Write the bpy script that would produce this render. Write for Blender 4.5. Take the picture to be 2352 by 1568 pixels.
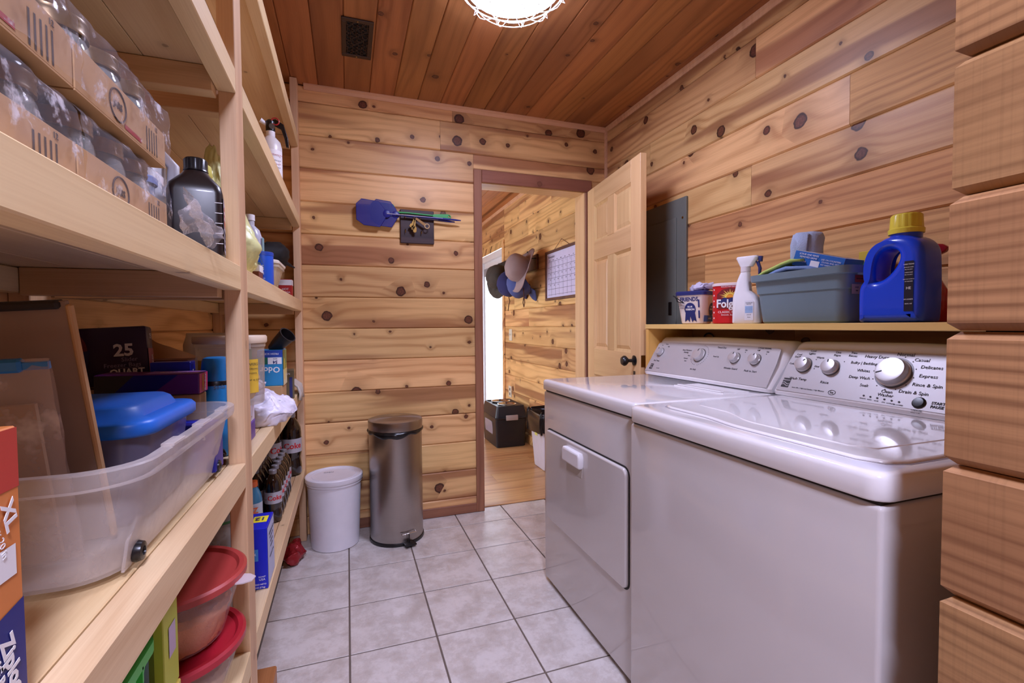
import bpy, bmesh, math, random
from mathutils import Vector, Matrix, noise as mnoise
random.seed(7); mnoise.seed_set(11)
S = bpy.context.scene
COL = S.collection
for o in list(bpy.data.objects): bpy.data.objects.remove(o)
PI = math.pi

# ------------------------------------------------------------------ camera
def set_camera():
    f, yaw, pitch, roll = 1084.99, 0.335270, -0.0340156, -0.00735476
    cy, sy, cp, sp = math.cos(yaw), math.sin(yaw), math.cos(pitch), math.sin(pitch)
    r = Vector((cy, -sy, 0)); fw = Vector((sy*cp, cy*cp, sp)); u = r.cross(fw)
    c, s = math.cos(roll), math.sin(roll)
    r2 = c*r + s*u; u2 = -s*r + c*u
    cam = bpy.data.cameras.new('camera'); cam.sensor_width = 36.0; cam.lens = f/2352*36.0
    cam.clip_start = 0.02
    o = bpy.data.objects.new('camera', cam); COL.objects.link(o)
    m = Matrix((r2, u2, -fw)).transposed().to_4x4(); m.translation = Vector((0, 0, 1.165))
    o.matrix_world = m; S.camera = o
set_camera()
# ------------------------------------------------------------------ world and exposure
W = bpy.data.worlds.new('daylight'); S.world = W; W.use_nodes = True
bg = W.node_tree.nodes['Background']; bg.inputs[0].default_value = (0.80, 0.87, 1.0, 1); bg.inputs[1].default_value = 3.6
S.view_settings.view_transform = 'Standard'; S.view_settings.look = 'None'
S.view_settings.exposure = 0.34; S.view_settings.gamma = 1.0; S.view_settings.use_curve_mapping = False
LAMP_COLOR = (0.88, 0.90, 1.27); LAMP_POWER = 56.0; HALL_POWER = 172.0
C_ = S.cycles; C_.max_bounces = 6; C_.diffuse_bounces = 4; C_.glossy_bounces = 3; C_.transmission_bounces = 4; C_.transparent_max_bounces = 8
C_.adaptive_threshold = 0.09; C_.sample_clamp_indirect = 8.0; C_.caustics_reflective = False; C_.caustics_refractive = False

# ------------------------------------------------------------------ material helpers
def lin(c):
    return tuple((v/255/12.92 if v/255 <= 0.04045 else ((v/255+0.055)/1.055)**2.4) for v in c[:3]) + (1.0,)
MC = {}
class NT:
    def __init__(s, m): s.t = m.node_tree; s.n = s.t.nodes; s.l = s.t.links
    def node(s, ty, **k):
        x = s.n.new(ty)
        for a, b in k.items(): setattr(x, a, b)
        return x
    def put(s, sock, v):
        if isinstance(v, bpy.types.NodeSocket): s.l.new(v, sock)
        elif v is not None: sock.default_value = v
    def math(s, op, a, b=None, c=None, clamp=False):
        x = s.node('ShaderNodeMath', operation=op, use_clamp=clamp)
        s.put(x.inputs[0], a)
        if b is not None: s.put(x.inputs[1], b)
        if c is not None: s.put(x.inputs[2], c)
        return x.outputs[0]
    def vmath(s, op, a, b):
        x = s.node('ShaderNodeVectorMath', operation=op); s.put(x.inputs[0], a); s.put(x.inputs[1], b); return x.outputs[0]
    def mix(s, f, a, b, mode='MIX'):
        x = s.node('ShaderNodeMix', data_type='RGBA', blend_type=mode)
        s.put(x.inputs[0], f); s.put(x.inputs[6], a); s.put(x.inputs[7], b); return x.outputs[2]
    def noise(s, vec, scale=5, detail=3, rough=0.5, dims='3D'):
        x = s.node('ShaderNodeTexNoise', noise_dimensions=dims); s.put(x.inputs['Vector'], vec)
        x.inputs['Scale'].default_value = scale; x.inputs['Detail'].default_value = detail; x.inputs['Roughness'].default_value = rough
        return x.outputs[0]
    def ramp(s, v, lo, hi, a=0.0, b=1.0):
        x = s.node('ShaderNodeMapRange', interpolation_type='SMOOTHSTEP'); s.put(x.inputs[0], v)
        for i, q in enumerate((lo, hi, a, b)): x.inputs[i+1].default_value = q
        return x.outputs[0]
    def bump(s, h, strength=0.2, dist=0.002):
        x = s.node('ShaderNodeBump'); x.inputs['Strength'].default_value = strength; x.inputs['Distance'].default_value = dist
        s.l.new(h, x.inputs['Height']); return x.outputs[0]
def newmat(name):
    m = bpy.data.materials.new(name); m.use_nodes = True
    return m, NT(m), m.node_tree.nodes['Principled BSDF']
def M(name, rgb=(200, 200, 200), rough=0.5, metal=0.0, var=0.06, vscale=14.0, bump=0.0, bscale=60.0, alpha=1.0, coat=0.0, spec=0.5, trans=0.0, emit=0.0, sub=0.0):
    """plain procedural material: colour with a little noise in it"""
    if name in MC: return MC[name]
    m, t, b = newmat(name)
    tc = t.node('ShaderNodeTexCoord').outputs['Object']
    nz = t.noise(tc, vscale, 2, 0.6)
    c = lin(rgb)
    lo = tuple(v*(1-var) for v in c[:3]) + (1,); hi = tuple(min(1, v*(1+var)) for v in c[:3]) + (1,)
    t.put(b.inputs['Base Color'], t.mix(nz, lo, hi))
    b.inputs['Roughness'].default_value = rough; b.inputs['Metallic'].default_value = metal
    b.inputs['Specular IOR Level'].default_value = spec; b.inputs['Alpha'].default_value = alpha
    b.inputs['Coat Weight'].default_value = coat; b.inputs['Transmission Weight'].default_value = trans
    b.inputs['Subsurface Weight'].default_value = sub
    if emit: b.inputs['Emission Color'].default_value = c; b.inputs['Emission Strength'].default_value = emit
    if bump: t.put(b.inputs['Normal'], t.bump(t.noise(tc, bscale, 4, 0.6), bump, 0.003))
    MC[name] = m; return m
def wood(name, light, dark, heart, knot=(104, 62, 42), freq=70, ringamt=0.5, heartamt=0.7, knots=1.0, kscale=4.2, rough=0.45, var=0.16, saw=0.0, axis='X', ksize=1.0, coat=0.0):
    """knotty timber, grain along the local X axis (or the axis given)"""
    if name in MC: return MC[name]
    m, t, b = newmat(name)
    tc = t.node('ShaderNodeTexCoord').outputs['Object']
    oi = t.node('ShaderNodeObjectInfo').outputs['Random']
    sp = t.node('ShaderNodeSeparateXYZ'); t.l.new(tc, sp.inputs[0])
    ax = {'X': (0, 1, 2), 'Y': (1, 0, 2), 'Z': (2, 0, 1)}[axis]
    x = t.math('MULTIPLY_ADD', oi, 37.0, sp.outputs[ax[0]])
    y0 = t.math('ADD', sp.outputs[ax[1]], sp.outputs[ax[2]])
    y = t.math('MULTIPLY_ADD', oi, 91.0, y0)
    def vec(sx, sy, sz=0.0):
        c = t.node('ShaderNodeCombineXYZ'); t.put(c.inputs[0], t.math('MULTIPLY', x, sx)); t.put(c.inputs[1], t.math('MULTIPLY', y, sy)); return c.outputs[0]
    # knots
    vo = t.node('ShaderNodeTexVoronoi', voronoi_dimensions='2D', feature='F1'); t.l.new(vec(1, 1), vo.inputs['Vector'])
    vo.inputs['Scale'].default_value = kscale; vo.inputs['Randomness'].default_value = 0.9
    wob = t.math('MULTIPLY', t.math('SUBTRACT', t.noise(vec(30, 55), 1, 1), 0.5), 0.012)
    d = t.math('ADD', t.math('DIVIDE', vo.outputs['Distance'], kscale), wob)
    cs = t.node('ShaderNodeSeparateColor'); t.l.new(vo.outputs['Color'], cs.inputs[0])
    r = t.math('MULTIPLY_ADD', t.math('POWER', cs.outputs[0], 2.0), 0.014*ksize, 0.004*ksize)
    pres = t.math('MULTIPLY', t.math('GREATER_THAN', cs.outputs[1], 0.32), knots)
    km = t.math('MULTIPLY', t.math('MULTIPLY_ADD', t.math('SUBTRACT', r, d), 320.0, 0.5, clamp=True), pres)
    q = t.math('DIVIDE', d, t.math('MULTIPLY', r, 2.6))
    halo = t.math('MULTIPLY', t.math('POWER', 2.718, t.math('MULTIPLY', t.math('MULTIPLY', q, q), -1.0)), pres)
    # rings
    n1 = t.noise(vec(0.9, 4.5), 1, 1, 0.5)
    ph = t.math('ADD', t.math('MULTIPLY', y, freq), t.math('ADD', t.math('MULTIPLY', n1, 26.0), t.math('MULTIPLY', halo, 5.0)))
    rg = t.math('POWER', t.math('MULTIPLY_ADD', t.math('SINE', ph), 0.5, 0.5), 2.2)
    fade = t.ramp(t.noise(vec(1.3, 9), 1, 0), 0.35, 0.7)
    fine = t.noise(vec(5, 260), 1, 1, 0.6)
    amt = t.math('ADD', t.math('MULTIPLY', t.math('MULTIPLY', rg, ringamt), t.math('MULTIPLY_ADD', fade, 0.7, 0.3)), t.math('MULTIPLY', t.math('SUBTRACT', fine, 0.42), 0.7), clamp=True)
    c = t.mix(amt, lin(light), lin(dark))
    hs = t.ramp(t.noise(vec(0.55, 7.0), 1, 2, 0.45), 0.53, 0.62)
    c = t.mix(t.math('MULTIPLY', hs, heartamt), c, t.mix(amt, lin(heart), tuple(v*0.72 for v in lin(heart)[:3]) + (1,)))
    blot = t.noise(vec(2.5, 5), 1, 0)
    c = t.mix(t.math('MULTIPLY', t.ramp(blot, 0.45, 0.75), 0.3), c, lin(dark))
    c = t.mix(t.math('MULTIPLY', halo, 0.5), c, lin(tuple(0.75*v for v in dark)))
    kc = t.mix(t.noise(vec(160, 160), 1, 0), tuple(v*0.45 for v in lin(knot)[:3]) + (1,), tuple(min(1, v*1.7) for v in lin(knot)[:3]) + (1,))
    kc = t.mix(t.ramp(t.math('DIVIDE', d, r), 0.55, 0.95), kc, tuple(v*0.35 for v in lin(knot)[:3]) + (1,))
    c = t.mix(km, c, kc)
    if saw:
        sw = t.noise(vec(240, 2.5), 1, 2)
        c = t.mix(t.math('MULTIPLY', t.ramp(sw, 0.45, 0.7), saw), c, lin(tuple(0.72*v for v in dark)))
    hv = t.node('ShaderNodeHueSaturation'); t.l.new(c, hv.inputs['Color'])
    t.put(hv.inputs['Value'], t.math('MULTIPLY_ADD', t.math('SUBTRACT', oi, 0.5), 2*var, 1.0))
    t.put(hv.inputs['Hue'], t.math('MULTIPLY_ADD', t.math('FRACT', t.math('MULTIPLY', oi, 7.3)), 0.012, 0.494))
    t.put(b.inputs['Base Color'], hv.outputs[0])
    b.inputs['Roughness'].default_value = rough; b.inputs['Specular IOR Level'].default_value = 0.35; b.inputs['Coat Weight'].default_value = coat
    MC[name] = m; return m
def clear(name, rgb, alpha=0.3, rough=0.12, streak=0.0, sscale=25.0, edge=0.35):
    """see-through plastic or glass; streak > 0 paints whitish crease highlights into its opacity"""
    if name in MC: return MC[name]
    m, t, b = newmat(name)
    tc = t.node('ShaderNodeTexCoord').outputs['Object']
    nz = t.noise(tc, sscale, 4, 0.65)
    b.inputs['Base Color'].default_value = lin(rgb); b.inputs['Roughness'].default_value = rough
    lw = t.node('ShaderNodeLayerWeight'); lw.inputs[0].default_value = 0.35
    a = t.math('ADD', alpha, t.math('MULTIPLY', lw.outputs['Facing'], edge), clamp=True)
    if streak: a = t.math('ADD', a, t.math('MULTIPLY', t.ramp(nz, 0.52, 0.68), streak), clamp=True)
    else: a = t.math('ADD', a, t.math('MULTIPLY', t.math('SUBTRACT', nz, 0.5), 0.1), clamp=True)
    t.put(b.inputs['Alpha'], a)
    b.inputs['Coat Weight'].default_value = 0.3
    MC[name] = m; return m

# ------------------------------------------------------------------ object helpers
def tag(o, label=None, cat=None, group=None, kind=None):
    if label: o['label'] = label
    if cat: o['category'] = cat
    if group: o['group'] = group
    if kind: o['kind'] = kind
    return o
def thing(name, label, cat, loc=(0, 0, 0), rz=0.0, group=None, rot=None):
    o = bpy.data.objects.new(name, None); o.empty_display_size = 0.05; COL.objects.link(o)
    o.location = loc; o.rotation_euler = rot if rot else (0, 0, rz)
    return tag(o, label, cat, group)
def link(name, me, mat=None, parent=None, mtx=None, smooth=None, autosmooth=None):
    o = bpy.data.objects.new(name, me); COL.objects.link(o)
    if mat and not me.materials: me.materials.append(mat)
    if parent: o.parent = parent
    if mtx is not None: o.matrix_local = mtx
    if smooth: me.polygons.foreach_set('use_smooth', [True]*len(me.polygons))
    if autosmooth:
        me.polygons.foreach_set('use_smooth', [True]*len(me.polygons))
        me.set_sharp_from_angle(angle=autosmooth)
    return o
def frombm(name, bm, mat, parent=None, mtx=None, smooth=None, autosmooth=None):
    bmesh.ops.recalc_face_normals(bm, faces=bm.faces)
    me = bpy.data.meshes.new(name); bm.to_mesh(me); bm.free()
    return link(name, me, mat, parent, mtx, smooth, autosmooth)
def boxbm(x0, x1, y0, y1, z0, z1, bevel=0.0, seg=1, bm=None):
    b = bmesh.new()
    vs = [b.verts.new((x, y, z)) for x in (x0, x1) for y in (y0, y1) for z in (z0, z1)]
    for f in ((0, 1, 3, 2), (4, 6, 7, 5), (0, 4, 5, 1), (2, 3, 7, 6), (0, 2, 6, 4), (1, 5, 7, 3)): b.faces.new([vs[i] for i in f])
    if bevel: bmesh.ops.bevel(b, geom=b.edges[:], offset=bevel, segments=seg, affect='EDGES', profile=0.5)
    if bm is None: return b
    merge(bm, b); return bm
def merge(dst, src, mtx=None):
    if mtx is not None: src.transform(mtx)
    mp = {v: dst.verts.new(v.co) for v in src.verts}
    for f in src.faces:
        try: dst.faces.new([mp[v] for v in f.verts])
        except ValueError: pass
    src.free()
def box(name, x0, x1, y0, y1, z0, z1, mat, parent=None, bevel=0.0, seg=1, centre=False, mtx=None):
    """a box; with centre=True the object origin sits at its middle (so wood grain differs)"""
    if centre:
        c = ((x0+x1)/2, (y0+y1)/2, (z0+z1)/2)
        o = frombm(name, boxbm(x0-c[0], x1-c[0], y0-c[1], y1-c[1], z0-c[2], z1-c[2], bevel, seg), mat, parent, mtx, autosmooth=(0.6 if seg > 1 else None))
        o.location = c; return o
    return frombm(name, boxbm(x0, x1, y0, y1, z0, z1, bevel, seg), mat, parent, mtx, autosmooth=(0.6 if seg > 1 else None))
def lathebm(prof, seg=24, cx=0, cy=0):
    b = bmesh.new(); rings = []
    for r, z in prof:
        if r < 1e-6: rings.append([b.verts.new((cx, cy, z))])
        else: rings.append([b.verts.new((cx+r*math.cos(2*PI*i/seg), cy+r*math.sin(2*PI*i/seg), z)) for i in range(seg)])
    for a, c in zip(rings, rings[1:]):
        for i in range(seg):
            j = (i+1) % seg
            if len(a) == 1 and len(c) == 1: continue
            if len(a) == 1: b.faces.new((a[0], c[j], c[i]))
            elif len(c) == 1: b.faces.new((a[i], a[j], c[0]))
            else: b.faces.new((a[i], a[j], c[j], c[i]))
    return b
def lathe(name, prof, mat, parent=None, seg=24, mtx=None, auto=0.7, cx=0, cy=0):
    return frombm(name, lathebm(prof, seg, cx, cy), mat, parent, mtx, autosmooth=auto)
def tubebm(pts, r, seg=8, cap=True, bm=None):
    b = bmesh.new(); pts = [Vector(p) for p in pts]; rings = []
    rr = r if isinstance(r, (list, tuple)) else [r]*len(pts)
    up = None
    for i, p in enumerate(pts):
        d = (pts[min(i+1, len(pts)-1)] - pts[max(i-1, 0)]).normalized()
        if up is None:
            up = Vector((0, 0, 1)) if abs(d.z) < 0.9 else Vector((1, 0, 0))
        a = d.cross(up).normalized(); up = a.cross(d).normalized()
        rings.append([b.verts.new(p + rr[i]*(math.cos(2*PI*k/seg)*a + math.sin(2*PI*k/seg)*up)) for k in range(seg)])
    for x, y in zip(rings, rings[1:]):
        for k in range(seg): b.faces.new((x[k], x[(k+1) % seg], y[(k+1) % seg], y[k]))
    if cap: b.faces.new(rings[0][::-1]); b.faces.new(rings[-1])
    if bm is None: return b
    merge(bm, b); return bm
def tube(name, pts, r, mat, parent=None, seg=8, mtx=None):
    return frombm(name, tubebm(pts, r, seg), mat, parent, mtx, autosmooth=1.0)
def rrect(w, d, r, n=5, cx=0, cy=0):
    r = min(r, w/2-1e-4, d/2-1e-4); out = []
    for sx, sy, a0 in ((1, 1, 0), (-1, 1, PI/2), (-1, -1, PI), (1, -1, 1.5*PI)):
        for i in range(n+1):
            a = a0 + PI/2*i/n; out.append((cx+sx*(w/2-r)+r*math.cos(a), cy+sy*(d/2-r)+r*math.sin(a)))
    return out
def loftbm(loops, cap0=True, cap1=True):
    b = bmesh.new(); rings = [[b.verts.new(p) for p in L] for L in loops]; n = len(rings[0])
    for x, y in zip(rings, rings[1:]):
        for k in range(n): b.faces.new((x[k], x[(k+1) % n], y[(k+1) % n], y[k]))
    if cap0: b.faces.new(rings[0][::-1])
    if cap1: b.faces.new(rings[-1])
    return b
def loft(name, secs, mat, parent=None, mtx=None, auto=0.7, n=5, cap0=True, cap1=True):
    """secs: (z, width, depth, corner radius[, cx, cy])"""
    loops = []
    for s in secs:
        z, w, d, r = s[:4]; cx, cy = (s[4], s[5]) if len(s) > 4 else (0, 0)
        loops.append([(x, y, z) for x, y in rrect(w, d, r, n, cx, cy)])
    return frombm(name, loftbm(loops, cap0, cap1), mat, parent, mtx, autosmooth=auto)
def tub(name, w0, d0, w1, d1, h, r, mat, parent=None, wall=0.003, mtx=None, rim=0.006, n=5):
    """open container: walls, floor, rolled rim"""
    secs = [(0, w0-0.01, d0-0.01, r), (0.006, w0, d0, r), (h-rim*2, w1, d1, r), (h-rim*2, w1+rim*2, d1+rim*2, r+rim), (h, w1+rim*2, d1+rim*2, r+rim),
            (h, w1-wall, d1-wall, r), (wall, w0-wall*2, d0-wall*2, r)]
    return loft(name, secs, mat, parent, mtx, auto=0.6, n=n)
def curve2d(name, loops, ext, bev, mat, parent=None, mtx=None, res=3, auto=0.8):
    """plate or bottle body from closed outlines (later ones are holes), total thickness 2*ext, rounded by bev"""
    cu = bpy.data.curves.new(name, 'CURVE'); cu.dimensions = '2D'; cu.fill_mode = 'BOTH'
    for L in loops:
        sp = cu.splines.new('POLY'); sp.points.add(len(L)-1)
        for p, q in zip(sp.points, L): p.co = (q[0], q[1], 0, 1)
        sp.use_cyclic_u = True
    cu.extrude = max(1e-5, ext-bev); cu.bevel_depth = bev; cu.bevel_resolution = res; cu.offset = -bev
    me = tomesh(cu); 
    return link(name, me, mat, parent, mtx, autosmooth=auto)
def tomesh(cu):
    o = bpy.data.objects.new('tmp', cu); COL.objects.link(o)
    dg = bpy.context.evaluated_depsgraph_get(); dg.update()
    me = bpy.data.meshes.new_from_object(o.evaluated_get(dg), depsgraph=dg)
    bpy.data.objects.remove(o); bpy.data.curves.remove(cu)
    return me
def textmesh(s, size, ext=0.0002, bold=0.0, align='CENTER', sx=1.0):
    cu = bpy.data.curves.new('t', 'FONT'); cu.body = s; cu.size = size; cu.align_x = align; cu.align_y = 'CENTER'
    cu.extrude = ext; cu.offset = bold; cu.resolution_u = 2
    me = tomesh(cu)
    if sx != 1.0:
        for v in me.vertices: v.co.x *= sx
    return me
def face_mtx(o, u, v, n):
    m = Matrix((Vector(u).normalized(), Vector(v).normalized(), Vector(n).normalized())).transposed().to_4x4(); m.translation = Vector(o); return m
def lettering(parent, mat, items, fm, name='lettering', lift=0.0006):
    """items: (string, u, v, size[, rot, bold, sx]) on the plane fm; all joined into one flat print"""
    bm = bmesh.new()
    for it in items:
        s, u, v, size = it[:4]; rot = it[4] if len(it) > 4 else 0; bold = it[5] if len(it) > 5 else 0; sx = it[6] if len(it) > 6 else 1
        me = textmesh(s, size, bold=bold, sx=sx)
        t = bmesh.new(); t.from_mesh(me); bpy.data.meshes.remove(me)
        merge(bm, t, fm @ Matrix.Translation((u, v, lift)) @ Matrix.Rotation(rot, 4, 'Z'))
    me = bpy.data.meshes.new(name); bm.to_mesh(me); bm.free()
    return tag(link(name, me, mat, parent), kind=('stuff' if len(items) > 1 else None))
def decal(parent, mat, fm, u0, u1, v0, v1, name='printed_panel', lift=0.0004, poly=None):
    pts = poly if poly else [(u0, v0), (u1, v0), (u1, v1), (u0, v1)]
    bm = bmesh.new(); bm.faces.new([bm.verts.new(fm @ Vector((u, v, lift))) for u, v in pts])
    return frombm2(name, bm, mat, parent)
def frombm2(name, bm, mat, parent):
    me = bpy.data.meshes.new(name); bm.to_mesh(me); bm.free(); return link(name, me, mat, parent)
def cfaces(w, d, h):
    return {'F': face_mtx((-w/2, -d/2, 0), (1, 0, 0), (0, 0, 1), (0, -1, 0)), 'R': face_mtx((w/2, -d/2, 0), (0, 1, 0), (0, 0, 1), (1, 0, 0)),
            'L': face_mtx((-w/2, d/2, 0), (0, -1, 0), (0, 0, 1), (-1, 0, 0)), 'B': face_mtx((w/2, d/2, 0), (-1, 0, 0), (0, 0, 1), (0, 1, 0)),
            'T': face_mtx((-w/2, -d/2, h), (1, 0, 0), (0, 1, 0), (0, 0, 1))}
def carton(name, label, cat, loc, size, mat, rz=0, rot=None, decals=(), texts=(), bevel=0.0015, group=None):
    t = thing(name, label, cat, loc, rz, group, rot); w, d, h = size
    box('carton', -w/2, w/2, -d/2, d/2, 0, h, mat, t, bevel)
    F = cfaces(w, d, h)
    for i, (f, m, u0, u1, v0, v1) in enumerate(decals): decal(t, m, F[f], u0, u1, v0, v1, lift=0.0004+0.0003*i)
    for f, m, items in texts: lettering(t, m, items, F[f], lift=0.0012+0.0003*len(decals))
    return t
def crumple(o, amp, scale, seed=0.0, axis=None, octaves=3):
    me = o.data
    for v in me.vertices:
        p = v.co*scale + Vector((seed, seed*1.7, seed*0.3)); n = Vector((0, 0, 0)); a = 1.0
        for k in range(octaves): n += a*Vector(mnoise.noise_vector(p*(2**k))); a *= 0.55
        v.co += n*amp if axis is None else Vector(n[i]*amp*axis[i] for i in range(3))
    me.update()
def blob(name, sx, sy, sz, amp, scale, mat, parent=None, seed=0.0, sub=4, flat=True, mtx=None, smooth=True):
    """soft crumpled bag or cloth heap resting on z = 0"""
    b = bmesh.new(); bmesh.ops.create_icosphere(b, subdivisions=sub, radius=1.0)
    for v in b.verts:
        v.co = Vector((v.co.x*sx, v.co.y*sy, v.co.z*sz))
    o = frombm(name, b, mat, parent, mtx, smooth=smooth)
    crumple(o, amp, scale, seed, octaves=4)
    if flat:
        zm = -sz*0.8
        for v in o.data.vertices: v.co.z = max(v.co.z, zm) - zm
    return o
def sheet(name, P, mat, parent=None, amp=0.0, scale=8, seed=0, thick=0.0, mtx=None):
    """grid of points P[i][j] as a cloth"""
    b = bmesh.new(); V = [[b.verts.new(p) for p in row] for row in P]
    for i in range(len(P)-1):
        for j in range(len(P[0])-1): b.faces.new((V[i][j], V[i+1][j], V[i+1][j+1], V[i][j+1]))
    o = frombm(name, b, mat, parent, mtx, smooth=True)
    if amp: crumple(o, amp, scale, seed)
    if thick:
        md = o.modifiers.new('thickness', 'SOLIDIFY'); md.thickness = thick
    return o

# ------------------------------------------------------------------ materials
pine = wood('knotty_pine', (234, 190, 131), (184, 128, 76), (162, 108, 72), freq=120, ringamt=0.6, heartamt=0.85, kscale=4.9, rough=0.42, ksize=1.75)
pine_ceil = wood('ceiling_pine', (180, 120, 72), (136, 84, 46), (132, 80, 50), freq=110, ringamt=0.55, heartamt=0.45, kscale=3.6, rough=0.45, ksize=1.1)
pine_rough = wood('rough_sawn_pine', (220, 170, 112), (164, 110, 66), (150, 98, 62), freq=210, ringamt=0.6, heartamt=0.5, knots=0.9, kscale=3.2, ksize=1.6, rough=0.6)
pine_beam = wood('log_siding_pine', (186, 140, 94), (126, 86, 54), (142, 98, 62), freq=330, ringamt=0.75, heartamt=0.3, knots=0.0, saw=0.12, rough=0.6, axis='Y', var=0.08)
pine_shelf = wood('shelf_pine', (236, 208, 162), (204, 164, 114), (212, 170, 128), freq=60, ringamt=0.35, heartamt=0.4, knots=0.5, kscale=2.6, rough=0.5, var=0.08, axis='Y')
pine_shelfx = wood('shelf_pine_cross', (226, 190, 145), (186, 142, 100), (196, 150, 112), freq=60, ringamt=0.35, heartamt=0.4, knots=0.3, kscale=2.6, rough=0.5, var=0.08, axis='X')
pine_post = wood('post_pine', (230, 194, 152), (190, 144, 104), (200, 152, 118), freq=140, ringamt=0.4, heartamt=0.4, knots=0.25, kscale=2.6, rough=0.5, var=0.06, axis='Z')
pine_door = wood('clear_door_pine', (232, 194, 142), (206, 160, 106), (214, 168, 116), freq=120, ringamt=0.35, heartamt=0.3, knots=0.0, rough=0.35, var=0.05, axis='Z')
pine_doorx = wood('clear_door_pine_cross', (232, 194, 142), (206, 160, 106), (214, 168, 116), freq=120, ringamt=0.35, heartamt=0.3, knots=0.0, rough=0.35, var=0.05, axis='X')
pine_yel = wood('yellow_varnished_pine', (234, 194, 124), (210, 160, 88), (218, 168, 100), freq=60, ringamt=0.4, heartamt=0.3, knots=0.1, rough=0.3, var=0.04, axis='Y')
casing = wood('red_cedar_casing', (158, 106, 82), (112, 68, 52), (136, 84, 66), freq=160, ringamt=0.5, heartamt=0.5, knots=0.5, kscale=3, rough=0.5, var=0.08, axis='Z')
casingx = wood('red_cedar_casing_cross', (158, 106, 82), (112, 68, 52), (136, 84, 66), freq=160, ringamt=0.5, heartamt=0.5, knots=0.5, kscale=3, rough=0.5, var=0.08, axis='X')
mould = wood('pale_moulding', (222, 178, 140), (192, 144, 108), (196, 144, 114), freq=200, ringamt=0.3, heartamt=0.4, knots=0.0, rough=0.45, var=0.05)
laminate = wood('laminate_floor', (204, 158, 108), (164, 114, 72), (180, 130, 86), freq=90, ringamt=0.7, heartamt=0.4, knots=0.4, kscale=2.2, rough=0.28, var=0.12)
brownwood = wood('stained_step', (176, 116, 72), (128, 78, 46), (140, 88, 56), freq=180, ringamt=0.6, heartamt=0.4, knots=0.0, rough=0.4, axis='Y')
darkwood = wood('dark_frame_wood', (112, 74, 58), (76, 48, 38), (84, 54, 42), freq=180, knots=0.0, rough=0.5)
def tile_material():
    m, t, b = newmat('floor_tile_ceramic')
    tc = t.node('ShaderNodeTexCoord').outputs['Object']; oi = t.node('ShaderNodeObjectInfo').outputs['Random']
    cx = t.node('ShaderNodeCombineXYZ'); t.put(cx.inputs[0], t.math('MULTIPLY', oi, 50.0)); t.put(cx.inputs[1], t.math('MULTIPLY', oi, 23.0))
    v = t.vmath('ADD', tc, cx.outputs[0])
    n = t.math('ADD', t.math('MULTIPLY', t.noise(v, 9, 6, 0.65), 0.75), t.math('MULTIPLY', t.noise(v, 55, 4, 0.7), 0.25))
    c = t.mix(t.ramp(n, 0.36, 0.6), lin((192, 182, 174)), lin((220, 214, 210)))
    t.put(b.inputs['Base Color'], c)
    t.put(b.inputs['Roughness'], t.ramp(n, 0.3, 0.7, 0.30, 0.22))
    t.put(b.inputs['Normal'], t.bump(t.noise(v, 40, 3), 0.08, 0.002))
    return m
tile = tile_material()
grout = M('grout', (112, 98, 88), 0.9, bump=0.3)
white_enamel = M('white_enamel', (206, 200, 198), 0.16, coat=0.5, var=0.01)
white_top = M('white_appliance_top', (236, 234, 236), 0.12, coat=0.6, var=0.01)
seam_dark = M('dark_seam', (40, 36, 34), 0.7)
silver_panel = M('silver_console', (188, 184, 186), 0.45, metal=0.3, var=0.03)
knob_silver = M('knob_silver', (204, 202, 204), 0.34, metal=0.5, var=0.02)
print_dark = M('dark_print', (46, 42, 46), 0.6)
black_plastic = M('black_plastic', (18, 17, 20), 0.32)
black_matte = M('black_matte', (14, 13, 16), 0.75)
white_plastic = M('white_plastic', (236, 234, 238), 0.35, sub=0.0)
white_print = M('white_print', (240, 238, 240), 0.55)
red_print = M('red_print', (196, 28, 34), 0.5)
chrome = M('polished_steel', (210, 208, 208), 0.12, metal=1.0)
gold = M('brass', (176, 140, 78), 0.35, metal=1.0)
grey_metal = M('grey_metal', (120, 122, 124), 0.4, metal=0.8)
cardboard = M('cardboard', (192, 152, 108), 0.85, var=0.1)
cardboard_dark = M('grey_cardboard', (150, 126, 112), 0.85, var=0.12)
navy_print = M('navy_print', (34, 42, 104), 0.5)

# ------------------------------------------------------------------ room shell
YB, XR, XL, ZC = 2.84, 1.674, -0.645, 2.48
SEAMS = [0.0, 0.10, 0.272, 0.447, 0.622, 0.797, 0.975, 1.153, 1.33, 1.507, 1.677, 1.855, 2.036, 2.215, 2.392, 2.48]
BOARD = {}
def board_mesh(L, Wd, T, ch):
    """v-grooved board: length along x, width y, face at z = T, edges chamfered by ch"""
    key = (round(L, 3), round(Wd, 3), round(T, 3), round(ch, 4))
    if key in BOARD: return BOARD[key]
    g = 0.0006; e = Wd/2-g; pr = [(-e, 0), (e, 0), (e, T-ch), (e-ch, T), (-e+ch, T), (-e, T-ch)]
    b = bmesh.new(); x0, x1 = -L/2+g, L/2-g
    A = [b.verts.new((x0, y, z)) for y, z in pr]; B = [b.verts.new((x1, y, z)) for y, z in pr]
    for i in range(6): b.faces.new((A[i], A[(i+1) % 6], B[(i+1) % 6], B[i]))
    b.faces.new(A[::-1]); b.faces.new(B)
    bmesh.ops.recalc_face_normals(b, faces=b.faces)
    me = bpy.data.meshes.new('board'); b.to_mesh(me); b.free(); BOARD[key] = me; return me
def put_board(parent, mat, centre, L, Wd, xdir, zdir, T=0.018, ch=0.006, name='board'):
    me = board_mesh(L, Wd, T, ch)
    me2 = me
    if me.materials and me.materials[0] is not mat:
        me2 = me.copy(); me2.materials.clear()
    o = link(name, me2, mat, parent)
    x = Vector(xdir); z = Vector(zdir); y = z.cross(x)
    m = Matrix((x, y, z)).transposed().to_4x4(); m.translation = Vector(centre) - z*T
    o.matrix_world = m
    return o
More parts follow.
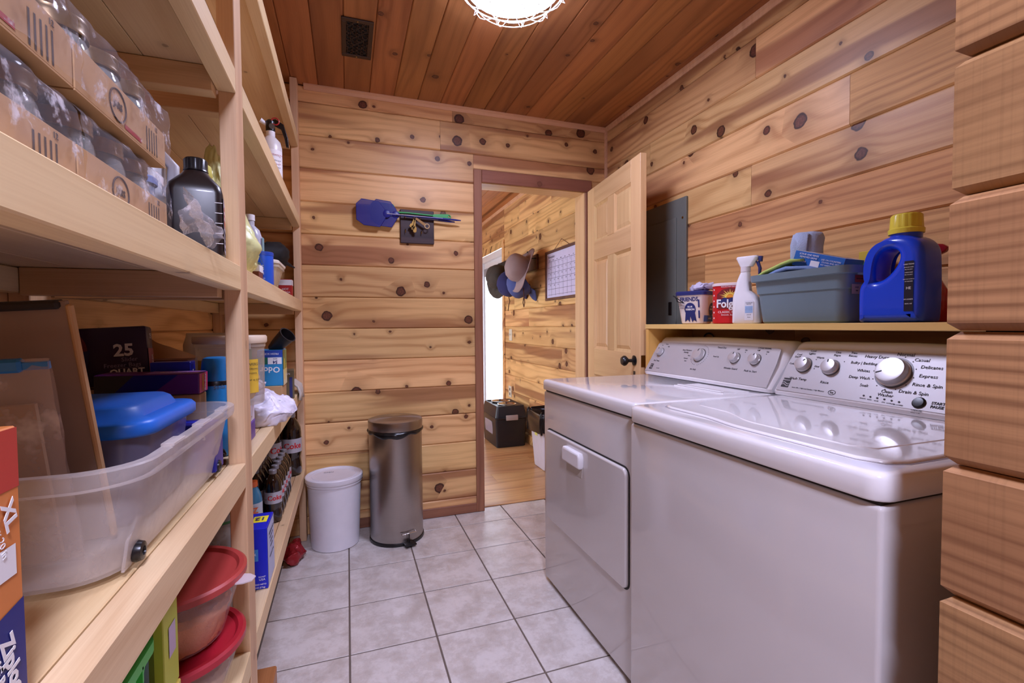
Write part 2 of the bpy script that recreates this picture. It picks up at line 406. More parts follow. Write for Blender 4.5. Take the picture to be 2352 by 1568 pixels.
def struct(name, x0, x1, y0, y1, z0, z1, mat, **k):
    return tag(box(name, x0, x1, y0, y1, z0, z1, mat, **k), kind='structure')

# floor with tiles
floor = struct('floor', -1.7, 2.3, -2.5, 2.90, -0.1, -0.003, grout)
TS = 0.31
tme = None
for i in range(-3, 6):
    for j in range(-9, 4):
        x0 = -0.0122 + i*TS; y0 = 2.358 + (j-1)*TS
        xa, xb, ya, yb = max(x0, -0.64), min(x0+TS, 1.67), y0, min(y0+TS, 2.888)
        if xb-xa < 0.03 or yb-ya < 0.01 or y0 < -0.2: continue
        full = abs(xb-xa-TS) < 1e-6 and abs(yb-ya-TS) < 1e-6
        g = 0.0032
        if full and tme: o = link('tile', tme, tile, floor)
        else:
            hw, hd = (xb-xa)/2-g, (yb-ya)/2-g
            b = boxbm(-hw, hw, -hd, hd, -0.004, 0, 0.0012); 
            me = bpy.data.meshes.new('tile'); bmesh.ops.recalc_face_normals(b, faces=b.faces); b.to_mesh(me); b.free()
            o = link('tile', me, tile, floor)
            if full: tme = me
        o.location = ((xa+xb)/2, (ya+yb)/2, 0)
# back wall
wb = struct('wall_back', -0.75, 0.74, YB+0.018, YB+0.12, 0, ZC, seam_dark)
struct('wall_back_over_door', 0.74, 1.62, YB+0.018, YB+0.12, 2.075, ZC, seam_dark)
wbr = struct('wall_back_beside_door', 1.545, 1.80, YB+0.018, YB+0.12, 0, ZC, seam_dark)
for k in range(len(SEAMS)-1):
    z0, z1 = SEAMS[k], SEAMS[k+1]; zc = (z0+z1)/2
    spans = [(XL, 0.747)] if z1 < 2.15 else ([(XL, XR)] if k != 13 else [(XL, 0.545), (0.545, XR)])
    if k == 12: spans = [(XL, 0.747)]
    if k == 14: spans = [(XL, 0.62), (0.62, XR)]
    if z1 <= 2.12: spans.append((1.556, XR))
    for a, b in spans: put_board(wb, pine, ((a+b)/2, YB, zc), b-a, z1-z0, (1, 0, 0), (0, -1, 0))
put_board(wb, pine, ((0.747+XR)/2, YB, (2.122+2.215)/2), XR-0.747, 2.215-2.122, (1, 0, 0), (0, -1, 0))
put_board(wb, pine, ((1.556+XR)/2, YB, (2.036+2.122)/2), XR-1.556, 0.086, (1, 0, 0), (0, -1, 0))
# right wall
wr = struct('wall_right', XR+0.018, XR+0.12, 0.28, YB+0.05, 0, ZC, seam_dark)
JO = {13: [1.603], 11: [1.195], 10: [1.62], 12: [2.35], 8: [1.9], 6: [1.4], 14: [0.9]}
for k in range(len(SEAMS)-1):
    z0, z1 = SEAMS[k], SEAMS[k+1]
    cuts = [0.28] + JO.get(k, []) + [YB]
    for a, b in zip(cuts, cuts[1:]):
        rough = k in (8, 9) or (k == 11 and a > 1.0 and False) or (k == 11 and b < 1.3)
        put_board(wr, pine if not rough else pine_rough, (XR, (a+b)/2, (z0+z1)/2), b-a, z1-z0, (0, 1, 0), (-1, 0, 0))
# left wall
wl = struct('wall_left', XL-0.12, XL-0.018, 0.10, YB+0.12, 0, ZC, seam_dark)
for k in range(len(SEAMS)-1):
    z0, z1 = SEAMS[k], SEAMS[k+1]
    cuts = [0.10] + ([1.1+0.1*(k % 5)] if k % 3 == 0 else []) + [YB]
    for a, b in zip(cuts, cuts[1:]): put_board(wl, pine, (XL, (a+b)/2, (z0+z1)/2), b-a, z1-z0, (0, -1, 0), (1, 0, 0))
# ceiling boards run towards the back wall
ce = struct('ceiling', -0.75, XR+0.1, 0.28, YB+0.1, ZC+0.018, ZC+0.1, seam_dark)
x = -0.127-0.134*4; k = 0
while x < XR:
    a, b = max(x, XL), min(x+0.1342, XR)
    if b-a > 0.02:
        cuts = [0.28] + ([1.0+((k*0.73) % 1.5)] if k % 2 else []) + [YB]
        for p, q in zip(cuts, cuts[1:]): put_board(ce, pine_ceil, ((a+b)/2, (p+q)/2, ZC), q-p, b-a, (0, 1, 0), (0, 0, -1), ch=0.004)
    x += 0.1342; k += 1
# mouldings
def moulding(name, p, q, mat, wdt=0.022, n1=(0, 0, -1), n2=(0, -1, 0)):
    p, q, n1, n2 = Vector(p), Vector(q), Vector(n1), Vector(n2); b = bmesh.new()
    prof = [(0, 0), (wdt, 0), (wdt, 0.006), (0.012, 0.014), (0.006, wdt), (0, wdt)]
    A = [b.verts.new(p+n1*u+n2*v) for u, v in prof]; B = [b.verts.new(q+n1*u+n2*v) for u, v in prof]
    for i in range(6): b.faces.new((A[i], A[(i+1) % 6], B[(i+1) % 6], B[i]))
    b.faces.new(A[::-1]); b.faces.new(B)
    return tag(frombm(name, b, mat), kind='structure')
moulding('trim_1', (-0.2, YB, ZC), (XR, YB, ZC), mould, 0.026)
moulding('trim_2', (XR, 0.41, ZC), (XR, YB, ZC), mould, 0.024, (0, 0, -1), (-1, 0, 0))
moulding('trim_3', (XR, YB, 0.0), (XR, YB, ZC-0.02), mould, 0.016, (-1, 0, 0), (0, -1, 0))
tag(box('baseboard_back', -0.2, 0.747, YB-0.012, YB, 0.002, 0.058, casingx, None, 0.003), kind='structure')
# stacked log-siding partition at the right of the opening, with the header above the opening
wp = struct('wall_partition', 0.80, XR, 0.30, 0.385, 0, ZC, seam_dark)
for k in range(1, len(SEAMS)-1):
    z0, z1 = SEAMS[k], SEAMS[k+1]
    if k == 1: z0 = 0.002
    hh, T = (z1-z0)/2, 0.125
    ins = {5: 0.004, 6: 0.0, 7: -0.002, 8: -0.004, 9: -0.008, 10: -0.012}.get(k, 0.0)
    X0 = 0.757 + random.uniform(-0.003, 0.003)
    b = boxbm(-0.45, 0.45, -T/2, T/2, -hh+0.0008, hh-0.0008, 0.0)
    hed = [e for e in b.edges if abs((e.verts[0].co-e.verts[1].co).normalized().z) < 0.1]
    bmesh.ops.bevel(b, geom=hed, offset=0.010, segments=1, affect='EDGES')
    o = frombm('beam', b, pine_beam, wp); o.location = (X0+0.45, 0.342+ins*0.3, (z0+z1)/2)
hd = struct('wall_partition_header', -0.76, 0.757, 0.29, 0.395, 2.10, ZC, pine)
# hall behind the camera, lit by a lamp of the same kind
hallw = M('hall_pine_lining', (196, 146, 98), 0.5, var=0.12)
struct('ceiling_hall', -1.7, 2.3, -2.5, 0.29, ZC, ZC+0.1, hallw)
struct('wall_hall_back', -1.7, 2.3, -2.6, -2.5, 0, ZC, hallw)
struct('wall_hall_left', -1.8, -1.7, -2.5, 0.29, 0, ZC, hallw)
struct('wall_hall_right', 2.3, 2.4, -2.5, 0.29, 0, ZC, hallw)
struct('wall_hall_front_left', -1.7, -0.64, 0.10, 0.29, 0, ZC, hallw)
struct('wall_hall_front_right', XR, 2.3, 0.28, 0.38, 0, ZC, hallw)

# doorway: casing, jambs, threshold
dc = tag(box('trim_4', 0.745, 0.796, YB-0.014, YB, 0.002, 2.122, casing, None, 0.003, centre=True), kind='structure')
tag(box('trim_5', 0.797, 1.556, YB-0.014, YB, 2.046, 2.122, casingx, None, 0.003, centre=True), kind='structure')
tag(box('trim_6', 1.512, 1.556, YB-0.014, YB, 0.002, 2.045, casing, None, 0.003, centre=True), kind='structure')
tag(box('trim_7', 0.747, 0.797, YB+0.001, YB+0.135, 0.002, 2.06, casing, None, 0.002, centre=True), kind='structure')
tag(box('trim_8', 1.506, 1.545, YB+0.001, YB+0.135, 0.002, 2.06, pine_door, None, 0.002, centre=True), kind='structure')
tag(box('trim_9', 0.797, 1.506, YB+0.001, YB+0.135, 2.042, 2.072, pine_doorx, None, 0.002, centre=True), kind='structure')
sp_ = tag(box('strike_plate', 0.7972, 0.799, YB+0.03, YB+0.06, 0.93, 1.02, black_plastic, None), 'small black strike plate let into the left door jamb', 'strike plate')
tag(box('trim_10', 0.80, 1.505, 2.888, 2.935, -0.002, 0.006, laminate, None, 0.003), kind='structure')

# door leaf, swung open against the right wall
def door():
    hx, hy, fx, fy = 1.493, 2.768, 1.408, 2.058
    d = tag(bpy.data.objects.new('door_1', None), 'pine six-panel interior door swung open, black knob', 'door', kind='structure'); COL.objects.link(d)
    d.location = (hx, hy, 0.012); d.rotation_euler = (0, 0, math.atan2(fy-hy, fx-hx))
    Wd = math.hypot(fx-hx, fy-hy); H = 2.018; T = 0.035   # local x to the free edge, y towards +X side (back)
    st = 0.105; mid = 0.09
    xs = [(0, st), (Wd/2-mid/2, Wd/2+mid/2), (Wd-st, Wd)]
    box('stile', *xs[0], 0, T, 0, H, pine_door, d, 0.002, centre=True); box('stile', *xs[2], 0, T, 0, H, pine_door, d, 0.002, centre=True)
    rails = [(0, 0.21), (0.84, 1.005), (1.56, 1.675), (1.90, H)]
    for a, b in rails: box('rail', st, Wd-st, 0.0004, T-0.0004, a, b, pine_doorx, d, 0.002, centre=True)
    for (a, b) in ((0.21, 0.84), (1.005, 1.56), (1.675, 1.90)):
        box('mullion', *xs[1], 0.0004, T-0.0004, a, b, pine_door, d, 0.002, centre=True)
        for x0, x1 in ((st, xs[1][0]), (xs[1][1], Wd-st)):
            # raised and fielded panel, both faces
            e = 0.014; f = 0.034
            loops = []
            for y, i in ((0.0115, 0.0), (0.0115, e), (0.006, f)): loops.append([(x0+i, y, a+i), (x1-i, y, a+i), (x1-i, y, b-i), (x0+i, y, b-i)])
            bm = loftbm(loops, False, True)
            l2 = [[(x, T-y, z) for x, y, z in L] for L in loops]
            merge(bm, loftbm(l2, False, True))
            o = frombm('panel', bm, pine_door, d)
            # sticking (moulded edge) round the panel
            fr = bmesh.new()
            for yy in (0.002, T-0.002):
                inn = 0.0115 if yy < 0.02 else T-0.0115
                A = [(x0, yy, a), (x1, yy, a), (x1, yy, b), (x0, yy, b)]; B = [(x0+e, inn, a+e), (x1-e, inn, a+e), (x1-e, inn, b-e), (x0+e, inn, b-e)]
                merge(fr, loftbm([A, B], False, False))
            frombm('panel_moulding', fr, pine_door, d)
    kz = 0.965; kx = Wd-0.06
    for sgn, yb in ((-1, 0), (1, T)):
        k = lathe('knob', [(0, 0), (0.026, 0), (0.027, 0.004), (0.014, 0.009), (0.009, 0.014), (0.009, 0.034), (0.018, 0.042), (0.026, 0.052), (0.027, 0.060), (0.02, 0.071), (0, 0.075)], black_plastic, d, 24,
                  Matrix.Translation((kx, yb, kz)) @ Matrix.Rotation(PI/2 if sgn < 0 else -PI/2, 4, 'X'))
    box('keyhole_plate', kx-0.010, kx+0.010, -0.003, 0, kz-0.10, kz-0.055, black_plastic, d, 0.001)
    box('latch_plate', Wd, Wd+0.0015, 0.006, 0.029, kz-0.03, kz+0.03, gold, d)
    return d
door()

# ------------------------------------------------------------------ room beyond the doorway
Y2 = YB+0.135
nf = struct('floor_next_room', -0.6, 1.70, 2.90, 7.4, -0.1, -0.004, grout)
y = 2.935; r = 0
while y < 7.3:
    x = -0.5 - 0.45*(r % 3)
    while x < XR:
        a, b = max(x, -0.5), min(x+1.22, XR)
        if b-a > 0.05:
            o = put_board(nf, laminate, ((a+b)/2, y+0.096, 0.0), b-a, 0.192, (1, 0, 0), (0, 0, 1), T=0.004, ch=0.0008, name='plank')
        x += 1.22
    y += 0.192; r += 1
nw = struct('wall_next_room', XR+0.018, XR+0.12, Y2-0.03, 5.15, 0, ZC, seam_dark)
for k in range(len(SEAMS)-1):
    z0, z1 = SEAMS[k], SEAMS[k+1]
    cuts = [Y2-0.02] + [[3.55], [], [4.3], [4.72], [3.3]][k % 5] + [5.04]
    if k == 13: cuts = [Y2-0.02, 3.75, 4.55, 5.04]
    for a, b in zip(cuts, cuts[1:]): put_board(nw, pine, (XR, (a+b)/2, (z0+z1)/2), b-a, z1-z0, (0, 1, 0), (-1, 0, 0))
nwt = struct('wall_next_room_over_window', XR+0.018, XR+0.12, 5.15, 7.4, 2.13, ZC, seam_dark)
for k in (13, 14):
    put_board(nwt, pine, (XR, 6.2, (SEAMS[k]+SEAMS[k+1])/2), 2.32, SEAMS[k+1]-SEAMS[k], (0, 1, 0), (-1, 0, 0))
put_board(nwt, pine, (XR, 6.2, 2.165), 2.32, 0.10, (0, 1, 0), (-1, 0, 0))
nc = struct('ceiling_next_room', -0.6, XR+0.1, Y2, 7.4, ZC+0.018, ZC+0.1, seam_dark)
for i in range(17):
    x = -0.55 + i*0.134
    put_board(nc, pine_ceil, (min(x+0.067, XR-0.06), (Y2+7.4)/2, ZC), 7.4-Y2, 0.134, (0, 1, 0), (0, 0, -1), ch=0.004)
struct('wall_next_room_far', -0.6, 1.8, 7.4, 7.5, 0, ZC, pine)
struct('wall_next_room_left', -0.7, -0.6, Y2, 3.3, 0, ZC, pine)
struct('wall_next_room_left_far', -0.7, -0.6, 5.6, 7.4, 0, ZC, pine)
struct('wall_next_room_left_sill', -0.7, -0.6, 3.3, 5.6, 0, 0.45, pine)
struct('wall_next_room_left_head', -0.7, -0.6, 3.3, 5.6, 2.1, ZC, pine)
nb = struct('wall_next_room_near', -0.6, 0.74, YB+0.12, Y2, 0, ZC, pine)
tag(box('baseboard_right', XR-0.014, XR, Y2, 5.0, 0.002, 0.09, pine, None, 0.003), kind='structure')
moulding('trim_11', (XR, Y2, ZC), (XR, 7.3, ZC), mould, 0.024, (0, 0, -1), (-1, 0, 0))
# sliding glass door in the far part of that wall
vinyl = M('white_vinyl', (226, 226, 232), 0.35)
glass = clear('window_glass', (225, 235, 245), 0.05, 0.02)
wn = tag(bpy.data.objects.new('window_1', None), 'white sliding glass patio door with bright daylight behind', 'window', kind='structure'); COL.objects.link(wn)
wn.location = (XR, 5.09, 0)
fx0, fx1 = 0.0, 0.10
box('casing', -0.016, 0.0, -0.06, 0.0, 0, 2.12, pine, wn, 0.003, centre=True)
box('casing', -0.016, 0.0, 0.0, 2.2, 2.045, 2.12, pine, wn, 0.003, centre=True)
box('frame', fx0, fx1, 0.0, 0.05, 0.0, 2.045, vinyl, wn, 0.004)
box('frame', fx0, fx1, 1.95, 2.0, 0.0, 2.045, vinyl, wn, 0.004)
box('frame', fx0, fx1, 0.05, 1.95, 1.975, 2.045, vinyl, wn, 0.004)
box('frame', fx0, fx1, 0.05, 1.95, 0.0, 0.05, vinyl, wn, 0.004)
for s, (a, b, xx) in enumerate(((0.05, 1.0, 0.05), (0.95, 1.95, 0.02))):
    sa = box('sash', xx, xx+0.028, a, a+0.075, 0.05, 1.975, vinyl, wn, 0.003); box('sash', xx, xx+0.028, b-0.075, b, 0.05, 1.975, vinyl, wn, 0.003)
    box('sash', xx, xx+0.028, a+0.075, b-0.075, 1.88, 1.975, vinyl, wn, 0.003); box('sash', xx, xx+0.028, a+0.075, b-0.075, 0.05, 0.15, vinyl, wn, 0.003)
    box('pane', xx+0.011, xx+0.017, a+0.075, b-0.075, 0.15, 1.88, glass, wn)
    bl = M('blind_grey', (150, 156, 168), 0.5)
    box('blind', xx-0.012, xx-0.002, a+0.08, b-0.08, 1.80, 1.90, bl, wn, 0.003)

# ------------------------------------------------------------------ ceiling lamps
def ceiling_lamp(loc, label, power, group):
    t = thing('ceiling_lamp', label, 'ceiling lamp', loc, 0, group)
    wire = M('white_wire', (228, 226, 232), 0.4)
    lathe('base', [(0, 0), (0.185, 0), (0.19, -0.006), (0.185, -0.03), (0.16, -0.032), (0, -0.032)], M('lamp_base', (214, 212, 216), 0.4), t, 40)
    m, n, b = newmat('glowing_diffuser')
    n.n.remove(b); em = n.node('ShaderNodeEmission'); em.inputs[0].default_value = LAMP_COLOR+(1,); em.inputs[1].default_value = power
    n.l.new(em.outputs[0], n.n['Material Output'].inputs[0])
    prof = [(0.178, -0.032)] + [(0.178*math.cos(a), -0.032-0.030*math.sin(a)) for a in [PI/2*i/8 for i in range(1, 9)]]
    lathe('diffuser', [(r if r > 1e-4 else 0, z) for r, z in prof], m, t, 40)
    def ring(R, z, rad): return [(R*math.cos(2*PI*i/40), R*math.sin(2*PI*i/40), z) for i in range(41)]
    def dz(r): return -0.044-0.072*math.sqrt(max(0, 1-(r/0.195)**2))
    for R in (0.04, 0.095, 0.145): tube('cage_ring', ring(R, dz(R), 0.002), 0.0016, wire, t, 6)
    tube('cage_ring', ring(0.198, -0.036, 0.003), 0.003, wire, t, 6)
    for i in range(12):
        a = 2*PI*i/12
        pts = [(r*math.cos(a), r*math.sin(a), dz(min(r, 0.195))) for r in (0.04, 0.07, 0.1, 0.13, 0.16, 0.18, 0.193)] + [(0.205*math.cos(a), 0.205*math.sin(a), -0.034)]
        tube('cage_wire', pts, 0.0015, wire, t, 6)
        tube('cage_clip', [(0.197*math.cos(a-0.05), 0.197*math.sin(a-0.05), -0.036), (0.214*math.cos(a), 0.214*math.sin(a), -0.046), (0.197*math.cos(a+0.05), 0.197*math.sin(a+0.05), -0.036)], 0.0016, wire, t, 6)
    return t
ceiling_lamp((0.62, 1.73, ZC), 'round glowing ceiling lamp with white wire cage over the laundry room', LAMP_POWER, None)
ceiling_lamp((0.08, -0.62, ZC), 'round caged ceiling lamp in the hall behind the camera', HALL_POWER, None)

# ceiling vent
def vent():
    bz = M('bronze_vent', (64, 48, 40), 0.4, metal=0.5)
    t = thing('ceiling_vent', 'dark bronze scrollwork ceiling register', 'vent', (0.066, 2.315, ZC))
    w, l = 0.067, 0.152
    box('frame', -w, w, -l, -l+0.024, -0.007, 0, bz, t, 0.002); box('frame', -w, w, l-0.024, l, -0.007, 0, bz, t, 0.002)
    box('frame', -w, -w+0.02, -l+0.024, l-0.024, -0.007, 0, bz, t, 0.002); box('frame', w-0.02, w, -l+0.024, l-0.024, -0.007, 0, bz, t, 0.002)
    box('duct_opening', -w+0.015, w-0.015, -l+0.02, l-0.02, -0.0012, -0.0002, black_matte, t)
    for i in range(4):
        for j in range(9):
            cx, cy = -0.035+0.0235*i, -0.115+0.0285*j; s = 1 if (i+j) % 2 else -1
            pts = [(cx+s*0.014*math.cos(a)*(1-a/9), cy+0.016*math.sin(a)*(1-a/9), -0.004) for a in [0.55*q for q in range(10)]]
            tube('scroll', pts, 0.0018, bz, t, 5)
    for i in range(5): tube('scroll_bar', [(-0.047+0.0235*i+0.006*math.sin(q*0.9+i), -l+0.024+q*0.0256, -0.004) for q in range(11)], 0.0015, bz, t, 5)
    for yy in (-l+0.012, l-0.012): lathe('screw', [(0, -0.0105), (0.003, -0.009), (0.0035, -0.007)], gold, t, 10, Matrix.Translation((0, yy, 0)))
vent()

# ------------------------------------------------------------------ shelving on the left
def shelving():
    t = thing('storage_shelving', 'built-in pine shelving unit of five levels along the left wall', 'shelving', (0, 0, 0))
    XF = -0.229
    yp = [(0.12, 0.195), (1.234, 1.309), (2.765, 2.838)]
    for a, b in yp:
        box('post', XF-0.035, XF, a, b, 0.001, ZC-0.002, pine_post, t, 0.0015, centre=True)
        box('rear_post', XL+0.001, XL+0.036, a, b, 0.001, ZC-0.002, pine_post, t, 0.0015, centre=True)
    levels = [(0.345, 0.402), (0.793, 0.850), (1.250, 1.306), (1.695, 1.750), (2.118, 2.178)]
    for n, (z0, z1) in enumerate(levels):
        for bay, (a, b) in enumerate(((0.195, 1.2335), (1.3095, 2.7645))):
            dz = -0.004 if (bay == 1 and n < 2) else 0
            box('front_rail', XF-0.037, XF, a+0.0005, b, z0+dz, z1+dz, pine_shelf, t, 0.002, centre=True)
            box('rear_rail', XL+0.001, XL+0.038, a+0.0005, b, z0+dz-0.012, z1+dz-0.02, pine_shelf, t, 0.002, centre=True)
            xs = [XL+0.001, XL+0.128, XL+0.254, XF-0.038]
            for p, q in zip(xs, xs[1:]): box('shelf_board', p+0.0008, q-0.0008, a+0.001, b, z1+dz-0.0185, z1+dz-0.0005, pine_shelf, t, 0.0012, centre=True)
            for yy in (a+0.001, b-0.0385): box('cross_cleat', XL+0.039, XF-0.038, yy, yy+0.0375, z0+dz-0.018, z1+dz-0.0195, pine_shelfx, t, 0.0015, centre=True)
shelving()
tag(box('wooden_step', -0.36, -0.226, 1.35, 1.60, 0.001, 0.115, brownwood, None, 0.004, centre=True), 'brown stained wooden block standing on the floor at the shelf foot', 'wooden block')

# ------------------------------------------------------------------ washer and dryer (fronts face -X)
def console_frame(zb=0.925, xb=1.372, xt=1.474, zt=1.098):
    v = Vector((xt-xb, 0, zt-zb)); n = Vector((-(zt-zb), 0, xt-xb)).normalized()
    return v.length, v.normalized(), n
def console(t, y0, y1, kb):
    """slanted control console; y0 < y1 are its ends.  kb = list of (y, up, radius, height)"""
    L, v, n = console_frame()
    xb, zb = 1.372, 0.925
    # body: profile in x-z swept along y with rounded ends
    def prof(ins):
        i = ins
        P = [(xb+i*0.4, zb), (xb-0.004+i*0.4, zb+0.012), (xb+0.096+i*0.6, zb+0.166-i), (xb+0.110+i*0.6, zb+0.176-i), (xb+0.15, zb+0.178-i), (xb+0.185, zb+0.168-i), (xb+0.195-i*0.3, zb+0.14-i), (xb+0.195-i*0.3, zb)]
        return P
    secs = []
    for yy, ins in ((y1, 0.022), (y1-0.006, 0.010), (y1-0.018, 0.002), (y1-0.03, 0.0), ((y0+y1)/2, -0.006), (y0+0.03, 0.0), (y0+0.018, 0.002), (y0+0.006, 0.010), (y0, 0.022)):
        secs.append([(x, yy, z) for x, z in prof(ins)])
    frombm('console', loftbm(secs), white_top, t, autosmooth=0.6)
    # silver face: rounded plate lying on the slope
    fm = face_mtx((xb-0.004, (y0+y1)/2, zb+0.012), (0, -1, 0), v, n)
    wd = y1-y0-0.036
    lp = [(-wd/2-0.004, 0.004), (wd/2+0.004, 0.004), (wd/2+0.002, 0.10)]
    ar = [(wd/2-0.004-0.012*(1-math.cos(a)), 0.152+0.008*math.sin(a)) for a in [PI/2*i/4 for i in range(5)]]
    top = [(wd/2-0.02 - (wd-0.04)*i/10, 0.161+0.005*math.sin(PI*i/10)) for i in range(11)]
    al = [(-x, y) for x, y in ar[::-1]]
    poly = lp + ar + top[1:-1] + al + [(-wd/2-0.002, 0.10)]
    pm = fm @ Matrix.Translation((0, 0, 0.0012))
    curve2d('control_panel', [poly], 0.0016, 0.0008, silver_panel, t, pm, auto=None)
    return fm @ Matrix.Translation((0, 0, 0.003))
def dial(t, fm, u, v, r, h, ang=0.0, name='dial'):
    k = lathe(name, [(0, 0.0), (r*1.12, 0.0), (r*1.12, 0.004), (r*1.02, 0.006), (r*1.0, h*0.8), (r*0.94, h*0.97), (r*0.8, h), (0, h*1.02)], knob_silver, t, 36, fm @ Matrix.Translation((u, v, 0)), auto=0.5)
    frombm('dial_pointer', boxbm(-0.0016, 0.0016, r*0.45, r*0.85, h*0.98, h*1.02+0.0006), print_dark, k, Matrix.Rotation(ang, 4, 'Z'))
    ring = lathe('dial_base_ring', [(r*1.13, 0.0), (r*1.24, 0.0), (r*1.24, 0.0008), (r*1.13, 0.0008)], M('knob_well', (92, 88, 90), 0.4, metal=0.3), k, 36)  # dark base ring round the foot of the dial
    return k
def ticks(t, fm, u, v, R, n, a0, a1, mat, r=0.0018):
    bm = bmesh.new()
    for i in range(n):
        a = a0+(a1-a0)*i/max(1, n-1)
        merge(bm, lathebm([(r, 0.0), (r, 0.0006), (0, 0.0006)], 8), fm @ Matrix.Translation((u+R*math.sin(a), v+R*math.cos(a), 0)))
    frombm('tick_marks', bm, mat, t)
def logo(t, fm, u, v, w):
    h = w*1.25
    b = decal(t, print_dark, fm, u-w/2, u+w/2, v-h/2, v+h/2, 'logo_plate', 0.0006)
    lettering(t, silver_panel, [('Kenmore', u, v+h*0.28, w*0.24, 0, 0.0002)], fm, 'logo_lettering', 0.0010)
    for q in range(2):
        poly = [(u-w/2+w*i/8, v-h*0.02-h*0.2*q+h*0.09*math.sin(i*0.75)) for i in range(9)] + [(u+w/2-w*i/8, v-h*0.09-h*0.2*q+h*0.09*math.sin((8-i)*0.75)) for i in range(9)]
        decal(t, silver_panel, fm, 0, 0, 0, 0, 'logo_wave', 0.0011, poly)

def appliance_body(t, x0, x1, y0, y1, ztop, zfoot=0.018):
    box('cabinet', x0, x1, y0+0.003, y1-0.003, zfoot, ztop, white_enamel, t, 0.008, 3)
    box('top_seam', x0+0.008, x1-0.008, y0+0.010, y1-0.010, ztop-0.001, ztop+0.0095, seam_dark, t)
    for xx in (x0+0.06, x1-0.06):
        for yy in (y0+0.06, y1-0.06): lathe('foot', [(0, 0.001), (0.02, 0.001), (0.02, 0.008), (0.01, 0.010), (0.01, zfoot+0.002)], black_plastic, t, 14, Matrix.Translation((xx, yy, 0)))
    box('toe_recess', x0+0.04, x1-0.04, y0+0.03, y1-0.03, 0.004, zfoot+0.001, black_matte, t)

def slab(name, x0, x1, y0, y1, z0, z1, r, mat, t, bev=0.012):
    cx, cy = (x0+x1)/2, (y0+y1)/2; w, d = x1-x0, y1-y0
    secs = [(z0, w-0.004, d-0.004, r), (z0+0.004, w, d, r), (z1-bev, w, d, r), (z1-bev*0.45, w-bev*0.3, d-bev*0.3, r), (z1-bev*0.12, w-bev*1.0, d-bev*1.0, r), (z1, w-bev*2.2, d-bev*2.2, r*0.8)]
    return loft(name, [s+(cx, cy) for s in secs], mat, t, auto=0.9)
def dryer():
    y0, y1 = 1.237, 1.972; x0, x1 = 0.838, 1.555
    t = thing('dryer', 'white front-loading dryer with silver console, beside the open door', 'dryer', (0, 0, 0))
    appliance_body(t, x0, x1, y0, y1, 0.868)
    slab('top', x0-0.008, x1, y0, y1, 0.877, 0.922, 0.02, white_top, t)
    # recessed lint screen cover and its grip
    box('lint_cover', 1.225, 1.345, 1.30, 1.56, 0.9205, 0.924, white_top, t, 0.0015)
    box('lint_cover_grip', 1.228, 1.246, 1.315, 1.545, 0.924, 0.929, white_top, t, 0.002)
    # door: flat panel with rounded top and bottom corners, proud of the front, shadow gap around
    fm = face_mtx((x0, (y0+y1)/2, 0.508), (0, -1, 0), (0, 0, 1), (-1, 0, 0))
    w, h = 0.642, 0.392
    out = rrect(w+0.012, h+0.012, 0.030, 6)
    curve2d('door_gap', [out], 0.0012, 0.0003, seam_dark, t, fm @ Matrix.Translation((0, 0, 0.0006)), auto=None)
    dr = curve2d('door', [rrect(w, h, 0.026, 6)], 0.009, 0.006, white_enamel, t, fm @ Matrix.Translation((0, 0, 0.004)))
    # pull: projecting lip over a flat plate, recess shade put into its colour
    pu, pv = -0.035, 0.16
    hp = curve2d('door_pull', [[(-0.068, -0.032), (0.068, -0.032), (0.074, -0.024), (0.074, 0.012), (0.066, 0.026), (-0.066, 0.026), (-0.074, 0.012), (-0.074, -0.024)]], 0.013, 0.008, white_plastic, dr, Matrix.Translation((pu, pv-0.012, 0.018)))
    curve2d('pull_recess', [[(-0.066, 0), (0.066, 0), (0.060, -0.036), (-0.060, -0.036)]], 0.0012, 0.0004, M('recess_shadow_plastic', (186, 178, 170), 0.5), dr, Matrix.Translation((pu, pv-0.045, 0.0095)))
    fm = console(t, y0, y1, None)
    yc = (y0+y1)/2
    for yy, r in ((1.905, 0.018), (1.64, 0.026), (1.444, 0.0195), (1.347, 0.0195)): dial(t, fm, yc-yy, 0.108, r, 0.021, ang=-0.3)
    uu = yc-1.64
    ticks(t, fm, uu, 0.108, 0.047, 16, 0.15, 2.9, print_dark, 0.0013); ticks(t, fm, uu, 0.108, 0.046, 5, 3.3, 4.2, print_dark, 0.0014)
    u1, u3, u4 = yc-1.905, yc-1.444, yc-1.347
    lettering(t, print_dark, [('Timed Dry', uu+0.105, 0.150, 0.011), ('Auto Moisture', uu-0.09, 0.128, 0.010), ('Sensing', uu-0.09, 0.117, 0.010), ('Normal', uu-0.075, 0.088, 0.008), ('Less', uu-0.070, 0.076, 0.008), ('More', uu-0.062, 0.102, 0.007),
        ('Touch Up', uu+0.095, 0.108, 0.008), ('Air Only', uu, 0.040, 0.010), ('Dry Temp', u1, 0.062, 0.010), ('Low', u1-0.01, 0.146, 0.006), ('Medium', u1+0.02, 0.152, 0.006), ('High', u1+0.04, 0.14, 0.007),
        ('Wrinkle Guard', u3, 0.062, 0.011), ('Off', u3-0.004, 0.147, 0.009), ('On', u3+0.036, 0.145, 0.009), ('Push to Start', u4, 0.060, 0.011), ('CYCLE SIGNAL', u4+0.018, 0.157, 0.009), ('Off', u4-0.004, 0.147, 0.009), ('On', u4+0.038, 0.143, 0.009)], fm)
    ticks(t, fm, u3+0.036, 0.136, 0.0, 1, 0, 0, print_dark); ticks(t, fm, u4+0.036, 0.134, 0.0, 1, 0, 0, print_dark)
    logo(t, fm, -0.318, 0.030, 0.022)
    lettering(t, print_dark, [('Series 300', -0.265, 0.024, 0.005)], fm)
dryer()
